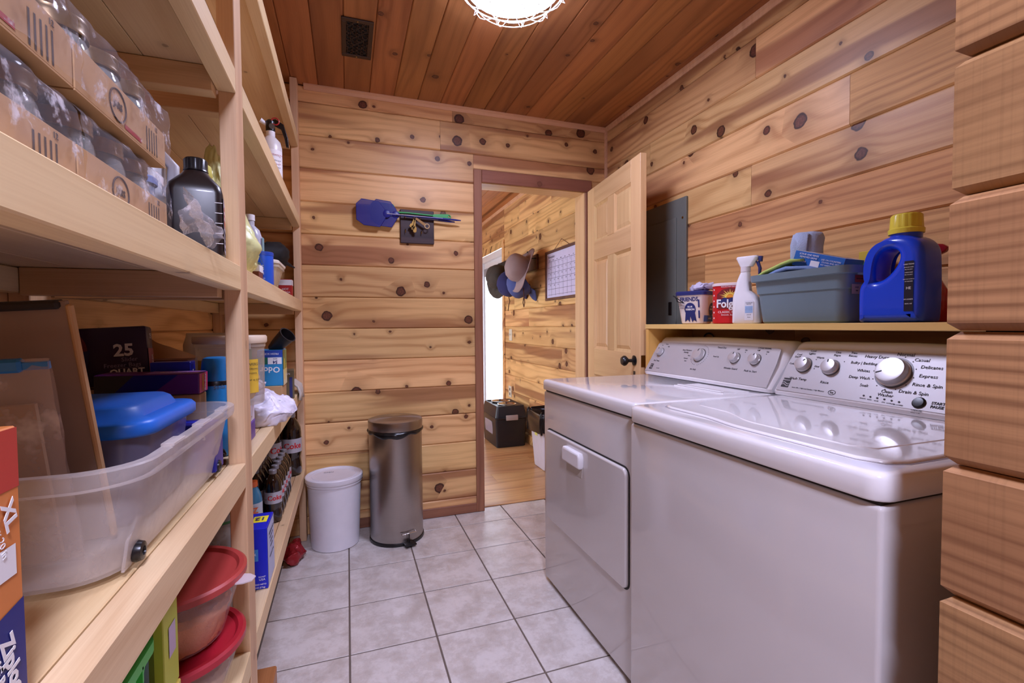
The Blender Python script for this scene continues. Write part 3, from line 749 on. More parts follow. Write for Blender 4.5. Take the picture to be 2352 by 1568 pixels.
def washer():
    y0, y1 = 0.508, 1.226; x0, x1 = 0.803, 1.555
    t = thing('washer', 'white top-loading washing machine with silver console and large cycle dial', 'washer', (0, 0, 0))
    appliance_body(t, x0, x1, y0, y1, 0.868)
    slab('top', x0-0.010, x1, y0-0.004, y1-0.004, 0.877, 0.924, 0.03, white_top, t)
    # lid: broad raised lid whose front edge steps back towards the dryer side
    P = [(1.345, 1.165), (1.345, 0.555), (1.33, 0.537), (0.90, 0.530), (0.862, 0.545), (0.846, 0.585)]
    P += [(0.846, 0.80)] + [(0.846+0.022*(1-math.cos(a))/2, 0.84+0.16*a/PI) for a in [PI*i/8 for i in range(9)]] + [(0.868, 1.12), (0.878, 1.15), (0.905, 1.168), (1.33, 1.172)]
    curve2d('lid', [P], 0.008, 0.006, white_top, t, Matrix.Translation((0, 0, 0.9215)))
    curve2d('lid_seam', [[(0.5*(1.1)+0.5*x if False else (x-1.095)*1.012+1.095, (y-0.85)*1.014+0.85) for x, y in P]], 0.0008, 0.0003, M('lid_gap', (150, 144, 150), 0.6), t, Matrix.Translation((0, 0, 0.9238)), auto=None)
    # raised inner field of the lid
    Q = [(1.30, 1.13), (1.30, 0.60), (0.93, 0.60), (0.905, 0.64)] + [(0.905+0.05*(1-math.cos(a))/2, 0.86+0.16*a/PI) for a in [PI*i/8 for i in range(9)]] + [(0.96, 1.11), (0.98, 1.13)]
    curve2d('lid_field', [Q], 0.003, 0.0028, white_top, t, Matrix.Translation((0, 0, 0.928)))
    fm = console(t, y0, y1, None); yc = (y0+y1)/2
    u1, u2, u3 = yc-1.149, yc-1.057, yc-0.878
    dial(t, fm, u1, 0.103, 0.0225, 0.020, -0.8); dial(t, fm, u2, 0.102, 0.0225, 0.020, 0.15); dial(t, fm, u3, 0.102, 0.038, 0.024, 2.0)
    lettering(t, print_dark, [('Cool', u1+0.012, 0.157, 0.010), ('Lights', u1+0.012, 0.147, 0.010), ('Cool', u1-0.032, 0.141, 0.009), ('Darks', u1-0.034, 0.132, 0.009), ('Cold', u1-0.045, 0.105, 0.009), ('Warm', u1+0.045, 0.134, 0.010), ('Hot', u1+0.046, 0.102, 0.010), ('Wash Temp', u1, 0.052, 0.0125),
        ('One', u2+0.004, 0.156, 0.010), ('Rinse', u2+0.004, 0.146, 0.010), ('Two', u2+0.052, 0.157, 0.010), ('Rinses', u2+0.052, 0.147, 0.010), ('Rinse', u2, 0.050, 0.0125),
        ('Normal', u3+0.012, 0.160, 0.014), ('Heavy Duty', u3-0.060, 0.148, 0.0135), ('Casual', u3+0.055, 0.146, 0.0135), ('Bulky | Bedding', u3-0.088, 0.125, 0.012), ('Delicates', u3+0.083, 0.126, 0.0135), ('Whites', u3-0.080, 0.101, 0.0125), ('Express', u3+0.083, 0.100, 0.0135),
        ('Deep Wash', u3-0.084, 0.078, 0.0125), ('Rinse & Spin', u3+0.088, 0.074, 0.0135), ('Soak', u3-0.062, 0.055, 0.0125), ('Drain & Spin', u3+0.064, 0.050, 0.0135), ('Clean', u3+0.002, 0.044, 0.0125), ('Washer', u3+0.002, 0.033, 0.0125)], fm)
    ticks(t, fm, u3, 0.102, 0.052, 12, 0.25, 2*PI-0.55, print_dark, 0.0016)
    ticks(t, fm, u1, 0.103, 0.041, 4, -0.7, 1.8, print_dark, 0.0016); ticks(t, fm, u2, 0.102, 0.041, 2, 0.1, 0.95, print_dark, 0.0016)
    for i in range(6): lathe('indicator_light', [(0.0026, 0), (0.0026, 0.001), (0, 0.0014)], print_dark, t, 10, fm @ Matrix.Translation((u3-0.052+0.0185*i, 0.024-0.001*i, 0)))
    lettering(t, print_dark, [(s, u3-0.052+0.0185*i, 0.015-0.001*i, 0.0042) for i, s in enumerate(('SENSING', 'WASH', 'RINSE', 'SPIN', 'COMPLETE', 'LID LOCKED'))], fm)
    lathe('start_button', [(0.0155, 0), (0.0155, 0.002), (0.013, 0.004), (0.012, 0.006), (0, 0.007)], black_plastic, t, 24, fm @ Matrix.Translation((u3+0.085, 0.024, 0)))
    lettering(t, print_dark, [('START', u3+0.126, 0.028, 0.010, 0, 0.0003), ('PAUSE', u3+0.126, 0.018, 0.010, 0, 0.0003), ('CANCEL', u3+0.086, 0.002, 0.0065), ('HOLD 3 SEC', u3+0.086, -0.005, 0.004)], fm)
    logo(t, fm, -0.318, 0.034, 0.027)
    lettering(t, print_dark, [('Series 300  |  High Load Sensing  |  High Efficiency', -0.235, 0.020, 0.0055), ('he', -0.155, 0.020, 0.011)], fm)
    bm = tubebm([(-0.155+0.011*math.cos(2*PI*i/24), 0.020+0.0075*math.sin(2*PI*i/24), 0.0005) for i in range(25)], 0.0007, 5); bm.transform(fm); frombm('emblem_ring', bm, print_dark, t)
washer()

# shelf over the machines
def wall_shelf():
    t = thing('wall_shelf', 'yellow varnished pine shelf above the washer and dryer', 'shelf', (0, 0, 0))
    box('shelf_board', 1.40, 1.670, 0.42, 2.003, 1.143, 1.165, pine_yel, t, 0.002, centre=True)
    box('end_panel', 1.402, 1.670, 1.981, 2.001, 0.30, 1.1425, wood('yellow_pine_upright', (232, 184, 104), (206, 150, 72), (216, 160, 84), freq=60, ringamt=0.4, heartamt=0.3, knots=0.1, rough=0.3, var=0.04, axis='Z'), t, 0.002, centre=True)
    box('end_panel', 1.402, 1.670, 0.42, 0.44, 0.30, 1.1425, MC['yellow_pine_upright'], t, 0.002, centre=True)
wall_shelf()
tag(tube('wire_hook', [(1.665+0.0*i, 1.86+0.035*math.cos(a), 1.09+0.03*math.sin(a)) for i, a in enumerate([2*PI*k/20 for k in range(18)])], 0.004, grey_metal, None, 8), 'small bent wire loop on the wall under the pine shelf', 'wire loop')

# electrical panel
def breaker_panel():
    g = M('breaker_grey', (108, 112, 106), 0.5, var=0.04)
    t = thing('electrical_panel', 'grey-green electrical breaker panel on the right wall behind the door', 'electrical panel', (XR, 2.22, 1.0))
    box('cover', -0.014, -0.001, -0.197, 0.20, 0.0, 0.826, g, t, 0.002)
    box('panel_door', -0.019, -0.014, -0.125, 0.15, 0.06, 0.73, g, t, 0.0015)
    box('latch', -0.0235, -0.019, -0.095, -0.068, 0.215, 0.285, black_plastic, t, 0.002)
    for yy, zz in ((-0.172, 0.72), (-0.172, 0.06), (0.17, 0.72)): lathe('screw', [(0.006, 0), (0.006, 0.002), (0, 0.003)], gold, t, 12, Matrix.Translation((-0.014, yy, zz)) @ Matrix.Rotation(-PI/2, 4, 'Y'))
breaker_panel()

# ------------------------------------------------------------------ things on the shelf over the machines
ZS = 1.1655
def pet_tub():
    t = thing('food_tub', 'clear white square tub with navy lid and navy printing, on the pine shelf', 'tub', (1.500, 1.755, ZS), math.radians(24))
    body = M('milky_tub', (226, 214, 206), 0.35, alpha=0.96)
    w = 0.135
    loft('body', [(0, w-0.04, w-0.04, 0.025), (0.004, w-0.03, w-0.03, 0.025), (0.12, w-0.004, w-0.004, 0.022), (0.128, w, w, 0.022)], body, t)
    loft('lid', [(0.128, w+0.008, w+0.008, 0.022), (0.142, w+0.010, w+0.010, 0.022), (0.146, w, w, 0.02)], navy_print, t)
    for f, sg in (('L', 1), ('F', 1)):
        if f == 'L': fm = face_mtx((-(w/2-0.0145), 0, 0.004), (0, -1, 0), (-0.105, 0, 1), (-1, 0, -0.105))
        else: fm = face_mtx((0, -(w/2-0.0145), 0.004), (1, 0, 0), (0, -0.105, 1), (0, -1, -0.105))
        circ = [(0.000+0.026*math.cos(a), 0.062+0.029*math.sin(a)) for a in [2*PI*i/22 for i in range(22)]]
        if f == 'L':
            lettering(t, navy_print, [('FRIENDS', -0.004, 0.106, 0.024, 0, 0.0006, 0.92), ('FOR THE', -0.038, 0.088, 0.007), ('LOVE OF', -0.038, 0.078, 0.007), ('DOGS', -0.038, 0.068, 0.007)], fm, lift=0.0016)
            decal(t, navy_print, fm, 0, 0, 0, 0, 'badge', 0.0012, circ)
            decal(t, navy_print, fm, 0, 0, 0, 0, 'badge_ribbon', 0.0011, [(-0.022, 0.045), (-0.026, 0.006), (-0.012, 0.016), (-0.004, 0.004), (0, 0.03), (0.008, 0.004), (0.016, 0.014), (0.028, 0.006), (0.022, 0.045)])
            for vv in (0.088, 0.04): decal(t, navy_print, fm, 0.037, 0.044, vv-0.018, vv+0.016, 'badge_mark', 0.0012)
            lettering(t, white_print, [('BLUE', 0, 0.073, 0.010, 0, 0.0002), ('RIBBON', 0, 0.061, 0.0115, 0, 0.0003)], fm, lift=0.0018)
        else:
            decal(t, navy_print, fm, 0, 0, 0, 0, 'badge', 0.0012, [(u+0.02, v) for u, v in circ]); decal(t, M('blue_print', (52, 92, 168), 0.5), fm, -0.045, 0.05, 0.006, 0.034, 'banner', 0.0012)
            lettering(t, white_print, [('BLUE', 0.02, 0.073, 0.010), ('RIBBON', 0.02, 0.061, 0.011), ('DOGS', 0.01, 0.02, 0.01)], fm, lift=0.0018)
    tube('bail_handle', [(-0.072, 0.066, 0.125), (-0.078, 0.05, 0.10), (-0.08, 0.02, 0.094), (-0.074, 0.074, 0.128)], 0.0022, black_plastic, t, 6)
pet_tub()
cl = blob('folded_rag', 0.050, 0.052, 0.020, 0.014, 26, M('lavender_rag', (196, 190, 214), 0.9, bump=0.4), None, 3.1); cl.location = (1.508, 1.725, ZS+0.1465)
tag(cl, 'crumpled pale lavender rag lying on the navy tub lid', 'rag')
def coffee_can():
    t = thing('coffee_tub', 'red coffee tub between the printed white tub and white spray bottle', 'coffee tub', (1.515, 1.560, ZS), math.radians(40))
    red = M('coffee_red', (196, 30, 38), 0.35)
    w, h = 0.142, 0.166
    loft('body', [(0, w-0.01, w-0.01, 0.04), (0.004, w, w, 0.045), (h-0.012, w, w, 0.045)], red, t, n=8)
    loft('lid', [(h-0.012, w+0.004, w+0.004, 0.046), (h-0.003, w+0.004, w+0.004, 0.046), (h, w-0.006, w-0.006, 0.045)], M('pink_white_lid', (232, 216, 216), 0.4), t, n=8)
    fm = face_mtx((-w/2, 0, 0), (0, -1, 0), (0, 0, 1), (-1, 0, 0))
    dr = M('dark_red_print', (120, 16, 24), 0.5); og = M('sun_orange', (236, 150, 40), 0.5); ye = M('sun_yellow', (248, 214, 90), 0.5)
    decal(t, dr, fm, 0, 0, 0, 0, 'emblem_panel', 0.0006, [(-0.048, 0.06), (0.048, 0.06), (0.048, 0.12), (0.03, 0.138), (0, 0.146), (-0.03, 0.138), (-0.048, 0.12)])
    for i in range(11):
        a = PI*i/10; c, s = math.cos(a), math.sin(a)
        decal(t, ye, fm, 0, 0, 0, 0, 'sun_ray', 0.0010, [(0.012*c-0.003*s, 0.108+0.012*s+0.003*c), (0.042*c*(1 if i % 2 else 0.8), 0.108+0.034*s*(1 if i % 2 else 0.8)), (0.012*c+0.003*s, 0.108+0.012*s-0.003*c)])
    decal(t, og, fm, 0, 0, 0, 0, 'sun', 0.0012, [(0.014*math.cos(PI*i/10), 0.106+0.013*math.sin(PI*i/10)) for i in range(11)])
    decal(t, navy_print, fm, 0, 0, 0, 0, 'mountain', 0.0014, [(-0.046, 0.088), (-0.02, 0.107), (-0.006, 0.10), (0.012, 0.107), (0.046, 0.09), (0.046, 0.085), (-0.046, 0.085)])
    lettering(t, white_print, [('Folgers', 0.004, 0.080, 0.046, 0, 0.0012, 0.82), ('CLASSIC ROAST', 0.0, 0.047, 0.0125), ('Smooth, Balanced', 0, 0.036, 0.009), ('MOUNTAIN GROWN', 0, 0.149, 0.007)], fm, lift=0.0022)
    for i in range(6): decal(t, white_print, fm, -0.061, -0.058, 0.02+0.023*i, 0.026+0.023*i, 'vertical_mark', 0.0008)
coffee_can()
def spray_white():
    t = thing('spray_bottle', 'white plastic spray bottle with blue trigger left of the grey bin', 'spray bottle', (1.452, 1.420, ZS), math.radians(20))
    loft('body', [(0, 0.050, 0.095, 0.02), (0.004, 0.056, 0.102, 0.022), (0.085, 0.056, 0.100, 0.022, 0, 0.0), (0.105, 0.052, 0.088, 0.022, 0, 0.006), (0.125, 0.046, 0.060, 0.02, 0, 0.014), (0.165, 0.040, 0.048, 0.018, 0, 0.012), (0.188, 0.034, 0.038, 0.016, 0, 0.008), (0.20, 0.030, 0.030, 0.014, 0, 0.006)], white_plastic, t, n=6)
    loft('collar', [(0.198, 0.034, 0.034, 0.015, 0, 0.006), (0.218, 0.034, 0.034, 0.015, 0, 0.006)], M('pale_collar', (226, 218, 222), 0.4), t)
    loft('spray_head', [(0.217, 0.030, 0.042, 0.01, 0, 0.002), (0.232, 0.030, 0.062, 0.012, 0, 0.0), (0.250, 0.034, 0.082, 0.012, 0, -0.002), (0.256, 0.030, 0.078, 0.012, 0, -0.002)], white_plastic, t)
    curve2d('trigger', [[(0, 0), (0.012, -0.002), (0.020, -0.028), (0.016, -0.05), (0.010, -0.05), (0.010, -0.025)]], 0.006, 0.002, navy_print, t, face_mtx((0, -0.032, 0.235), (0, -1, 0), (0, 0, 1), (-1, 0, 0)))
    curve2d('nozzle', [[(0, 0), (0.012, 0), (0.014, 0.02), (0, 0.022)]], 0.007, 0.002, navy_print, t, face_mtx((0, -0.042, 0.232), (0, -1, 0), (0, 0, 1), (-1, 0, 0)))
    fm = face_mtx((-0.028, 0.0, 0), (0, -1, 0), (0, 0, 1), (-1, 0, 0))
    decal(t, M('label_white', (222, 222, 230), 0.5), fm, 0.004, 0.036, 0.012, 0.086, 'back_label'); decal(t, M('label_blue', (150, 178, 216), 0.5), fm, 0.006, 0.034, 0.04, 0.066, 'label_field', 0.0008)
    lettering(t, print_dark, [('CAUTION: EYE', 0.020, 0.078, 0.004), ('IRRITANT', 0.020, 0.073, 0.004), ('DIRECTIONS', 0.020, 0.058, 0.004), ('SPRAY AND WIPE', 0.020, 0.052, 0.0035), ('32 FL OZ', 0.020, 0.033, 0.004), ('946 mL', 0.020, 0.024, 0.004)], fm)
spray_white()
def tote():
    g = M('grey_blue_plastic', (112, 132, 142), 0.42, var=0.05)
    t = thing('storage_bin', 'grey-blue rectangular plastic bin filled with cloths on the pine shelf', 'bin', (1.525, 1.195, ZS))
    W_, D_, H_ = 0.21, 0.355, 0.175
    secs = [(0, W_-0.05, D_-0.05, 0.03), (0.006, W_-0.04, D_-0.04, 0.032), (0.105, W_-0.022, D_-0.022, 0.03), (0.107, W_-0.014, D_-0.014, 0.03), (0.150, W_-0.006, D_-0.006, 0.03), (0.152, W_+0.018, D_+0.018, 0.035), (H_, W_+0.022, D_+0.022, 0.036), (H_, W_-0.006, D_-0.006, 0.03), (0.012, W_-0.05, D_-0.05, 0.03)]
    loft('body', secs, g, t, n=6, auto=0.5)
    curve2d('end_handle', [[(-0.06, 0), (0.06, 0), (0.05, 0.014), (-0.05, 0.014)]], 0.004, 0.002, g, t, face_mtx((0, -(D_/2+0.004), 0.150), (1, 0, 0), (0, -1, -0.15), (0, -0.15, 1)))
    fm = face_mtx((0, -(D_/2-0.004), 0), (1, 0, 0), (0, 0, 1), (0, -1, 0))
    decal(t, M('red_sticker', (168, 44, 44), 0.5), fm, -0.06, -0.02, 0.124, 0.146, 'sticker', 0.001); decal(t, M('tan_sticker', (196, 170, 140), 0.6), fm, -0.074, -0.03, 0.088, 0.118, 'sticker', 0.001)
    lettering(t, print_dark, [('Rubbermaid', -0.04, 0.135, 0.006), ('14 QT', -0.052, 0.108, 0.006), ('BIN', -0.052, 0.098, 0.006)], fm, lift=0.0016)
tote()
def towel_sheet(name, label, mat, pts, wid, amp, seed, thick=0.006):
    """a folded towel: a ribbon that follows pts (x,y,z) with width along wid"""
    P = []; n = 12
    for p in pts:
        p = Vector(p); w = Vector(wid); P.append([p + w*(j/n-0.5) for j in range(n+1)])
    o = sheet(name, P, mat, None, amp, 22, seed, thick); return tag(o, label, 'cloth')
ZR = ZS+0.168
microg = M('lime_microfibre', (186, 208, 110), 0.95, bump=0.5, bscale=220); microb = M('blue_microfibre', (124, 150, 196), 0.95, bump=0.5, bscale=220); microl = M('pale_blue_terry', (172, 186, 214), 0.95, bump=0.8, bscale=260)
towel_sheet('cleaning_cloth', 'lime green microfibre cloth over the bin rim, topmost of the two folds', microg, [(1.47, 1.352, ZR+0.006), (1.468, 1.32, ZR+0.018), (1.468, 1.28, ZR+0.03), (1.47, 1.25, ZR+0.042), (1.472, 1.21, ZR+0.05), (1.475, 1.18, ZR+0.046)], (0.09, 0, 0), 0.004, 1.2, 0.008)
towel_sheet('cleaning_cloth', 'blue microfibre cloth under the lime green one in the bin', microb, [(1.468, 1.335, ZR-0.004), (1.466, 1.30, ZR+0.008), (1.466, 1.26, ZR+0.018), (1.468, 1.22, ZR+0.026), (1.47, 1.16, ZR+0.02), (1.475, 1.10, ZR+0.0)], (0.10, 0, 0), 0.004, 4.2, 0.012)
rl = thing('towel_roll', 'pale blue terry towel rolled up, standing on top of the bin', 'towel', (1.53, 1.240, ZR+0.012), rot=(0.0, 0.10, 0.0))
rb = frombm('roll', loftbm([[(0.048*math.cos(a)*(1+0.12*math.sin(3*a))*s, 0.050*math.sin(a)*s, z) for a in [2*PI*i/28 for i in range(28)]] for z, s in ((0, 0.9), (0.03, 1.0), (0.09, 1.02), (0.12, 0.96), (0.135, 0.8), (0.138, 0.4))]), microl, rl, smooth=True); crumple(rb, 0.006, 18, 2.0)
sp = sheet('rolled_edge', [[(0.046*math.cos(a)-0.002, 0.046*math.sin(a)+0.004, 0.02), (0.05*math.cos(a)-0.004, 0.05*math.sin(a)+0.002, 0.08), (0.046*math.cos(a)-0.006, 0.046*math.sin(a), 0.128)] for a in [2.6+0.1*i for i in range(14)]], microl, rl, 0.002, 20, 5, 0.004)
carton('wipes_box', 'blue and white printed cardboard box lying tilted on the bin contents', 'box', (1.505, 1.150, ZR+0.008), (0.10, 0.165, 0.05), M('pale_print_box', (206, 204, 214), 0.5), rot=(0.30, 0.0, 0.12),
       decals=(('L', M('blue_carton', (32, 104, 190), 0.45), 0.0, 0.165, 0.0, 0.05), ('F', MC['blue_carton'], 0, 0.10, 0, 0.05), ('L', white_print, 0.06, 0.09, 0.006, 0.026), ('T', M('tan_food_print', (206, 176, 140), 0.5), 0.03, 0.085, 0.02, 0.12)),
       texts=(('L', white_print, [('SCRUB AND RINSE', 0.05, 0.042, 0.008), ('REMOVES GRIME', 0.05, 0.033, 0.008), ('USE ON COUNTERS', 0.125, 0.034, 0.007), ('STOVES AND TILE', 0.125, 0.026, 0.007), ('NO HARSH SCENT', 0.125, 0.018, 0.007), ('LEMON', 0.03, 0.018, 0.009)]),))
tag(box('dark_tin', 1.55, 1.60, 1.335, 1.385, ZR-0.02, ZR+0.052, black_plastic, None, 0.008, 3), 'small glossy black tin behind the bin rim, next to the lime cloth', 'tin')
carton('yellow_packet', 'narrow yellow and green packet standing behind the blue detergent bottle', 'packet', (1.625, 1.085, ZS), (0.02, 0.06, 0.235), M('yellow_packet', (214, 186, 60), 0.5), decals=(('L', M('green_packet', (52, 110, 60), 0.5), 0, 0.06, 0.15, 0.2),), texts=(('L', white_print, [('SOAP', 0.03, 0.175, 0.018)]),))
tag(loft('cleaner_jar', [(0, 0.05, 0.05, 0.024), (0.15, 0.05, 0.05, 0.024), (0.158, 0.03, 0.03, 0.014), (0.20, 0.03, 0.03, 0.014), (0.204, 0.04, 0.04, 0.018), (0.23, 0.036, 0.036, 0.016)], M('dark_red_cap', (96, 30, 34), 0.4), None, Matrix.Translation((1.602, 1.215, ZS)), n=6), 'dark red capped bottle standing behind the rolled towel', 'bottle')
def detergent():
    bl = M('detergent_blue', (18, 70, 215), 0.28, coat=0.2)
    t = thing('detergent_bottle', 'large blue laundry detergent bottle with handle and yellow cap', 'detergent bottle', (1.478, 0.905, ZS), math.radians(0))
    out = [(-0.098, 0.006), (-0.092, 0.0), (0.086, 0.0), (0.092, 0.006), (0.094, 0.10), (0.092, 0.17), (0.090, 0.195), (0.080, 0.215), (0.058, 0.232), (0.03, 0.240), (-0.012, 0.240), (-0.034, 0.232), (-0.052, 0.218), (-0.066, 0.20), (-0.074, 0.175), (-0.078, 0.145), (-0.080, 0.125), (-0.094, 0.110), (-0.099, 0.09)]
    hole = [(-0.048, 0.118), (-0.052, 0.15), (-0.047, 0.180), (-0.034, 0.200), (-0.012, 0.208), (0.010, 0.204), (0.026, 0.190), (0.024, 0.170), (0.012, 0.150), (-0.008, 0.130), (-0.03, 0.118)]
    def sm(P, k=2):
        for _ in range(k):
            Q = []
            for a, b in zip(P, P[1:]+P[:1]): Q += [(0.75*a[0]+0.25*b[0], 0.75*a[1]+0.25*b[1]), (0.25*a[0]+0.75*b[0], 0.25*a[1]+0.75*b[1])]
            P = Q
        return P
    fm = face_mtx((0, 0, 0), (0, -1, 0), (0, 0, 1), (-1, 0, 0))
    out = [(x*0.88, z) for x, z in out]; hole = [(x*0.88, z) for x, z in hole]
    curve2d('body', [sm(out), sm(hole)], 0.050, 0.022, bl, t, fm, res=5)
    lathe('neck', [(0, 0.232), (0.036, 0.232), (0.036, 0.25), (0, 0.25)], bl, t, 28, Matrix.Translation((0, -0.014, 0)))
    cap = M('yellow_cap', (226, 208, 70), 0.35)
    b = bmesh.new(); n = 64
    lp = []
    for r, z in ((0.040, 0.246), (0.041, 0.258), (0.0365, 0.262), (0.0345, 0.296), (0.032, 0.300)):
        lp.append([((r+(0.0012 if (i % 4 < 2 and 0.26 < z < 0.298) else 0))*math.cos(2*PI*i/n), (r+(0.0012 if (i % 4 < 2 and 0.26 < z < 0.298) else 0))*math.sin(2*PI*i/n)-0.014, z) for i in range(n)])
    b.free(); frombm('cap', loftbm(lp), cap, t, autosmooth=0.5)
    lb = M('dark_label', (24, 22, 40), 0.4)
    fr = face_mtx((0, -0.0945, 0), (1, 0, 0), (0, 0, 1), (0, -1, 0))
    f2 = fm @ Matrix.Translation((-0.008, 0, 0.0506))
    decal(t, lb, f2, 0.050, 0.072, 0.03, 0.165, 'back_label', 0.0004)
    lettering(t, white_print, [('DIRECTIONS', 0.061, 0.156, 0.0045), ('REGULAR LOADS', 0.061, 0.148, 0.003), ('FILL TO LINE 1', 0.061, 0.142, 0.003), ('LARGE LOADS', 0.061, 0.134, 0.003), ('FILL TO LINE 3', 0.061, 0.128, 0.003), ('KEEP OUT OF REACH', 0.061, 0.116, 0.0028), ('OF CHILDREN', 0.061, 0.110, 0.003), ('HE', 0.061, 0.092, 0.010), ('64 LOADS', 0.061, 0.062, 0.005), ('100 FL OZ', 0.061, 0.05, 0.004)], f2, lift=0.0008)
detergent()
def red_spray():
    rc = clear('red_clear_plastic', (176, 24, 40), 0.72, 0.15); rp = M('red_plastic', (150, 16, 30), 0.3)
    t = thing('spray_bottle', 'translucent red spray bottle at the near end of the pine shelf', 'spray bottle', (1.590, 0.893, ZS), math.radians(10))
    lathe('body', [(0, 0.001), (0.040, 0.001), (0.044, 0.006), (0.044, 0.075), (0.040, 0.088), (0.030, 0.108), (0.020, 0.130), (0.015, 0.150), (0.014, 0.160)], rc, t, 28)
    lathe('liquid', [(0, 0.004), (0.039, 0.004), (0.041, 0.03), (0.041, 0.06), (0, 0.06)], M('pale_red_liquid', (170, 50, 60), 0.3), t, 28)
    tube('dip_tube', [(0, 0, 0.16), (0.004, 0.004, 0.08), (0.018, 0.02, 0.01)], 0.003, white_plastic, t, 6)
    lathe('collar', [(0.014, 0.158), (0.017, 0.158), (0.017, 0.178), (0.013, 0.18)], rp, t, 24)
    curve2d('spray_head', [[(-0.016, 0), (0.012, 0), (0.014, 0.012), (0.034, 0.022), (0.040, 0.034), (0.028, 0.044), (0.0, 0.050), (-0.022, 0.044), (-0.040, 0.030), (-0.042, 0.024), (-0.02, 0.022)]], 0.010, 0.004, rp, t, face_mtx((0, 0, 0.176), (0, -1, 0), (0, 0, 1), (-1, 0, 0)))
    curve2d('trigger', [[(0, 0), (-0.010, 0.0), (-0.024, -0.03), (-0.02, -0.04), (-0.012, -0.03)]], 0.005, 0.002, rp, t, face_mtx((0, 0.012, 0.20), (0, -1, 0), (0, 0, 1), (-1, 0, 0)))
red_spray()

# ------------------------------------------------------------------ back wall: swatters, brush, key board
def mesh_plastic(name, rgb, pitch=0.006):
    m, t, b = newmat(name)
    tc = t.node('ShaderNodeTexCoord').outputs['Object']; s = t.node('ShaderNodeSeparateXYZ'); t.l.new(tc, s.inputs[0])
    fx = t.math('FRACT', t.math('DIVIDE', s.outputs[0], pitch)); fz = t.math('FRACT', t.math('DIVIDE', s.outputs[2], pitch))
    a = t.math('MAXIMUM', t.math('GREATER_THAN', fx, 0.42), t.math('GREATER_THAN', fz, 0.42))
    b.inputs['Base Color'].default_value = lin(rgb); b.inputs['Roughness'].default_value = 0.4; t.put(b.inputs['Alpha'], a); return m
swm = mesh_plastic('blue_mesh', (24, 30, 130)); swb = M('blue_plastic', (22, 28, 128), 0.4)
def swatter(name, label, yy, head, hc, end, rod):
    t = thing(name, label, 'fly swatter', (0, yy, 0), group=None)
    fm = face_mtx((0, 0, 0), (1, 0, 0), (0, 0, 1), (0, -1, 0))
    b = bmesh.new(); A = [b.verts.new((x, -0.0012, z)) for x, z in head]; B = [b.verts.new((x, 0.0012, z)) for x, z in head]
    b.faces.new(A); b.faces.new(B[::-1])
    for i in range(len(A)): b.faces.new((A[i], B[i], B[(i+1) % len(A)], A[(i+1) % len(A)]))
    hd = frombm('head', b, swm, t)
    tube('head_rim', [(x, 0, z) for x, z in head+head[:1]], 0.0018, swb, hd, 6)
    lathe('boss', [(0, 0.004), (0.016, 0.003), (0.022, 0.0)], swb, t, 20, Matrix.Translation((hc[0], -0.0015, hc[1])) @ Matrix.Rotation(PI/2, 4, 'X'))
    tube('handle', [(hc[0]+0.05, -0.002, hc[1]-0.004), ((hc[0]+end[0])/2+0.05, -0.002, (hc[1]*0.45+end[1]*0.55)), (end[0]-0.03, -0.002, end[1]+0.001), (end[0], -0.002, end[1])], [0.003, 0.006, 0.0055, 0.003], swb, t, 10)
    tube('rod', [(hc[0], -0.006, hc[1]), (rod[0], -0.006, rod[1])], 0.0018, M('pale_rod', (206, 200, 204), 0.4), t, 8)
oct1 = [(0.060, 1.852), (0.088, 1.880), (0.180, 1.872), (0.211, 1.832), (0.222, 1.800), (0.212, 1.772), (0.186, 1.730), (0.100, 1.736), (0.060, 1.764)]
oct2 = [(x+0.066 if x > 0.15 else x+0.08, z+0.006 if z > 1.8 else z+0.004) for x, z in oct1]
swatter('fly_swatter', 'blue fly swatter hanging rearmost on the key board', YB-0.031, oct2, (0.276, 1.806), (0.62, 1.786), (0.52, 1.792))
swatter('fly_swatter', 'blue mesh fly swatter hanging in front, white rod handle', YB-0.042, oct1, (0.225, 1.806), (0.655, 1.795), (0.545, 1.800))
def green_brush():
    g = M('green_plastic', (62, 170, 92), 0.4)
    t = thing('grill_brush', 'green long-handled plastic scraper brush hanging behind the swatters', 'brush', (0, YB-0.020, 0))
    curve2d('head', [[(0.17, 1.84), (0.18, 1.874), (0.262, 1.867), (0.268, 1.86), (0.276, 1.832), (0.29, 1.822), (0.288, 1.812), (0.27, 1.80), (0.2, 1.79)]], 0.006, 0.002, g, t, face_mtx((0, 0, 0), (1, 0, 0), (0, 0, 1), (0, -1, 0)))
    for i in range(8): box('slot', 0.192+0.0085*i, 0.195+0.0085*i, -0.0075, -0.006, 1.846, 1.866, black_matte, t)
    tube('shaft', [(0.275, 0, 1.823), (0.35, 0, 1.824), (0.49, 0, 1.818)], [0.006, 0.0045, 0.005], g, t, 8)
    hl = [(0.488, 1.812), (0.50, 1.806), (0.585, 1.803), (0.598, 1.808), (0.60, 1.818), (0.594, 1.829), (0.58, 1.832), (0.50, 1.827), (0.488, 1.823)]
    curve2d('grip', [hl, [(0.588+0.005*math.cos(a), 1.818+0.005*math.sin(a)) for a in [2*PI*i/14 for i in range(14)]]], 0.007, 0.003, g, t, face_mtx((0, 0, 0), (1, 0, 0), (0, 0, 1), (0, -1, 0)))
green_brush()
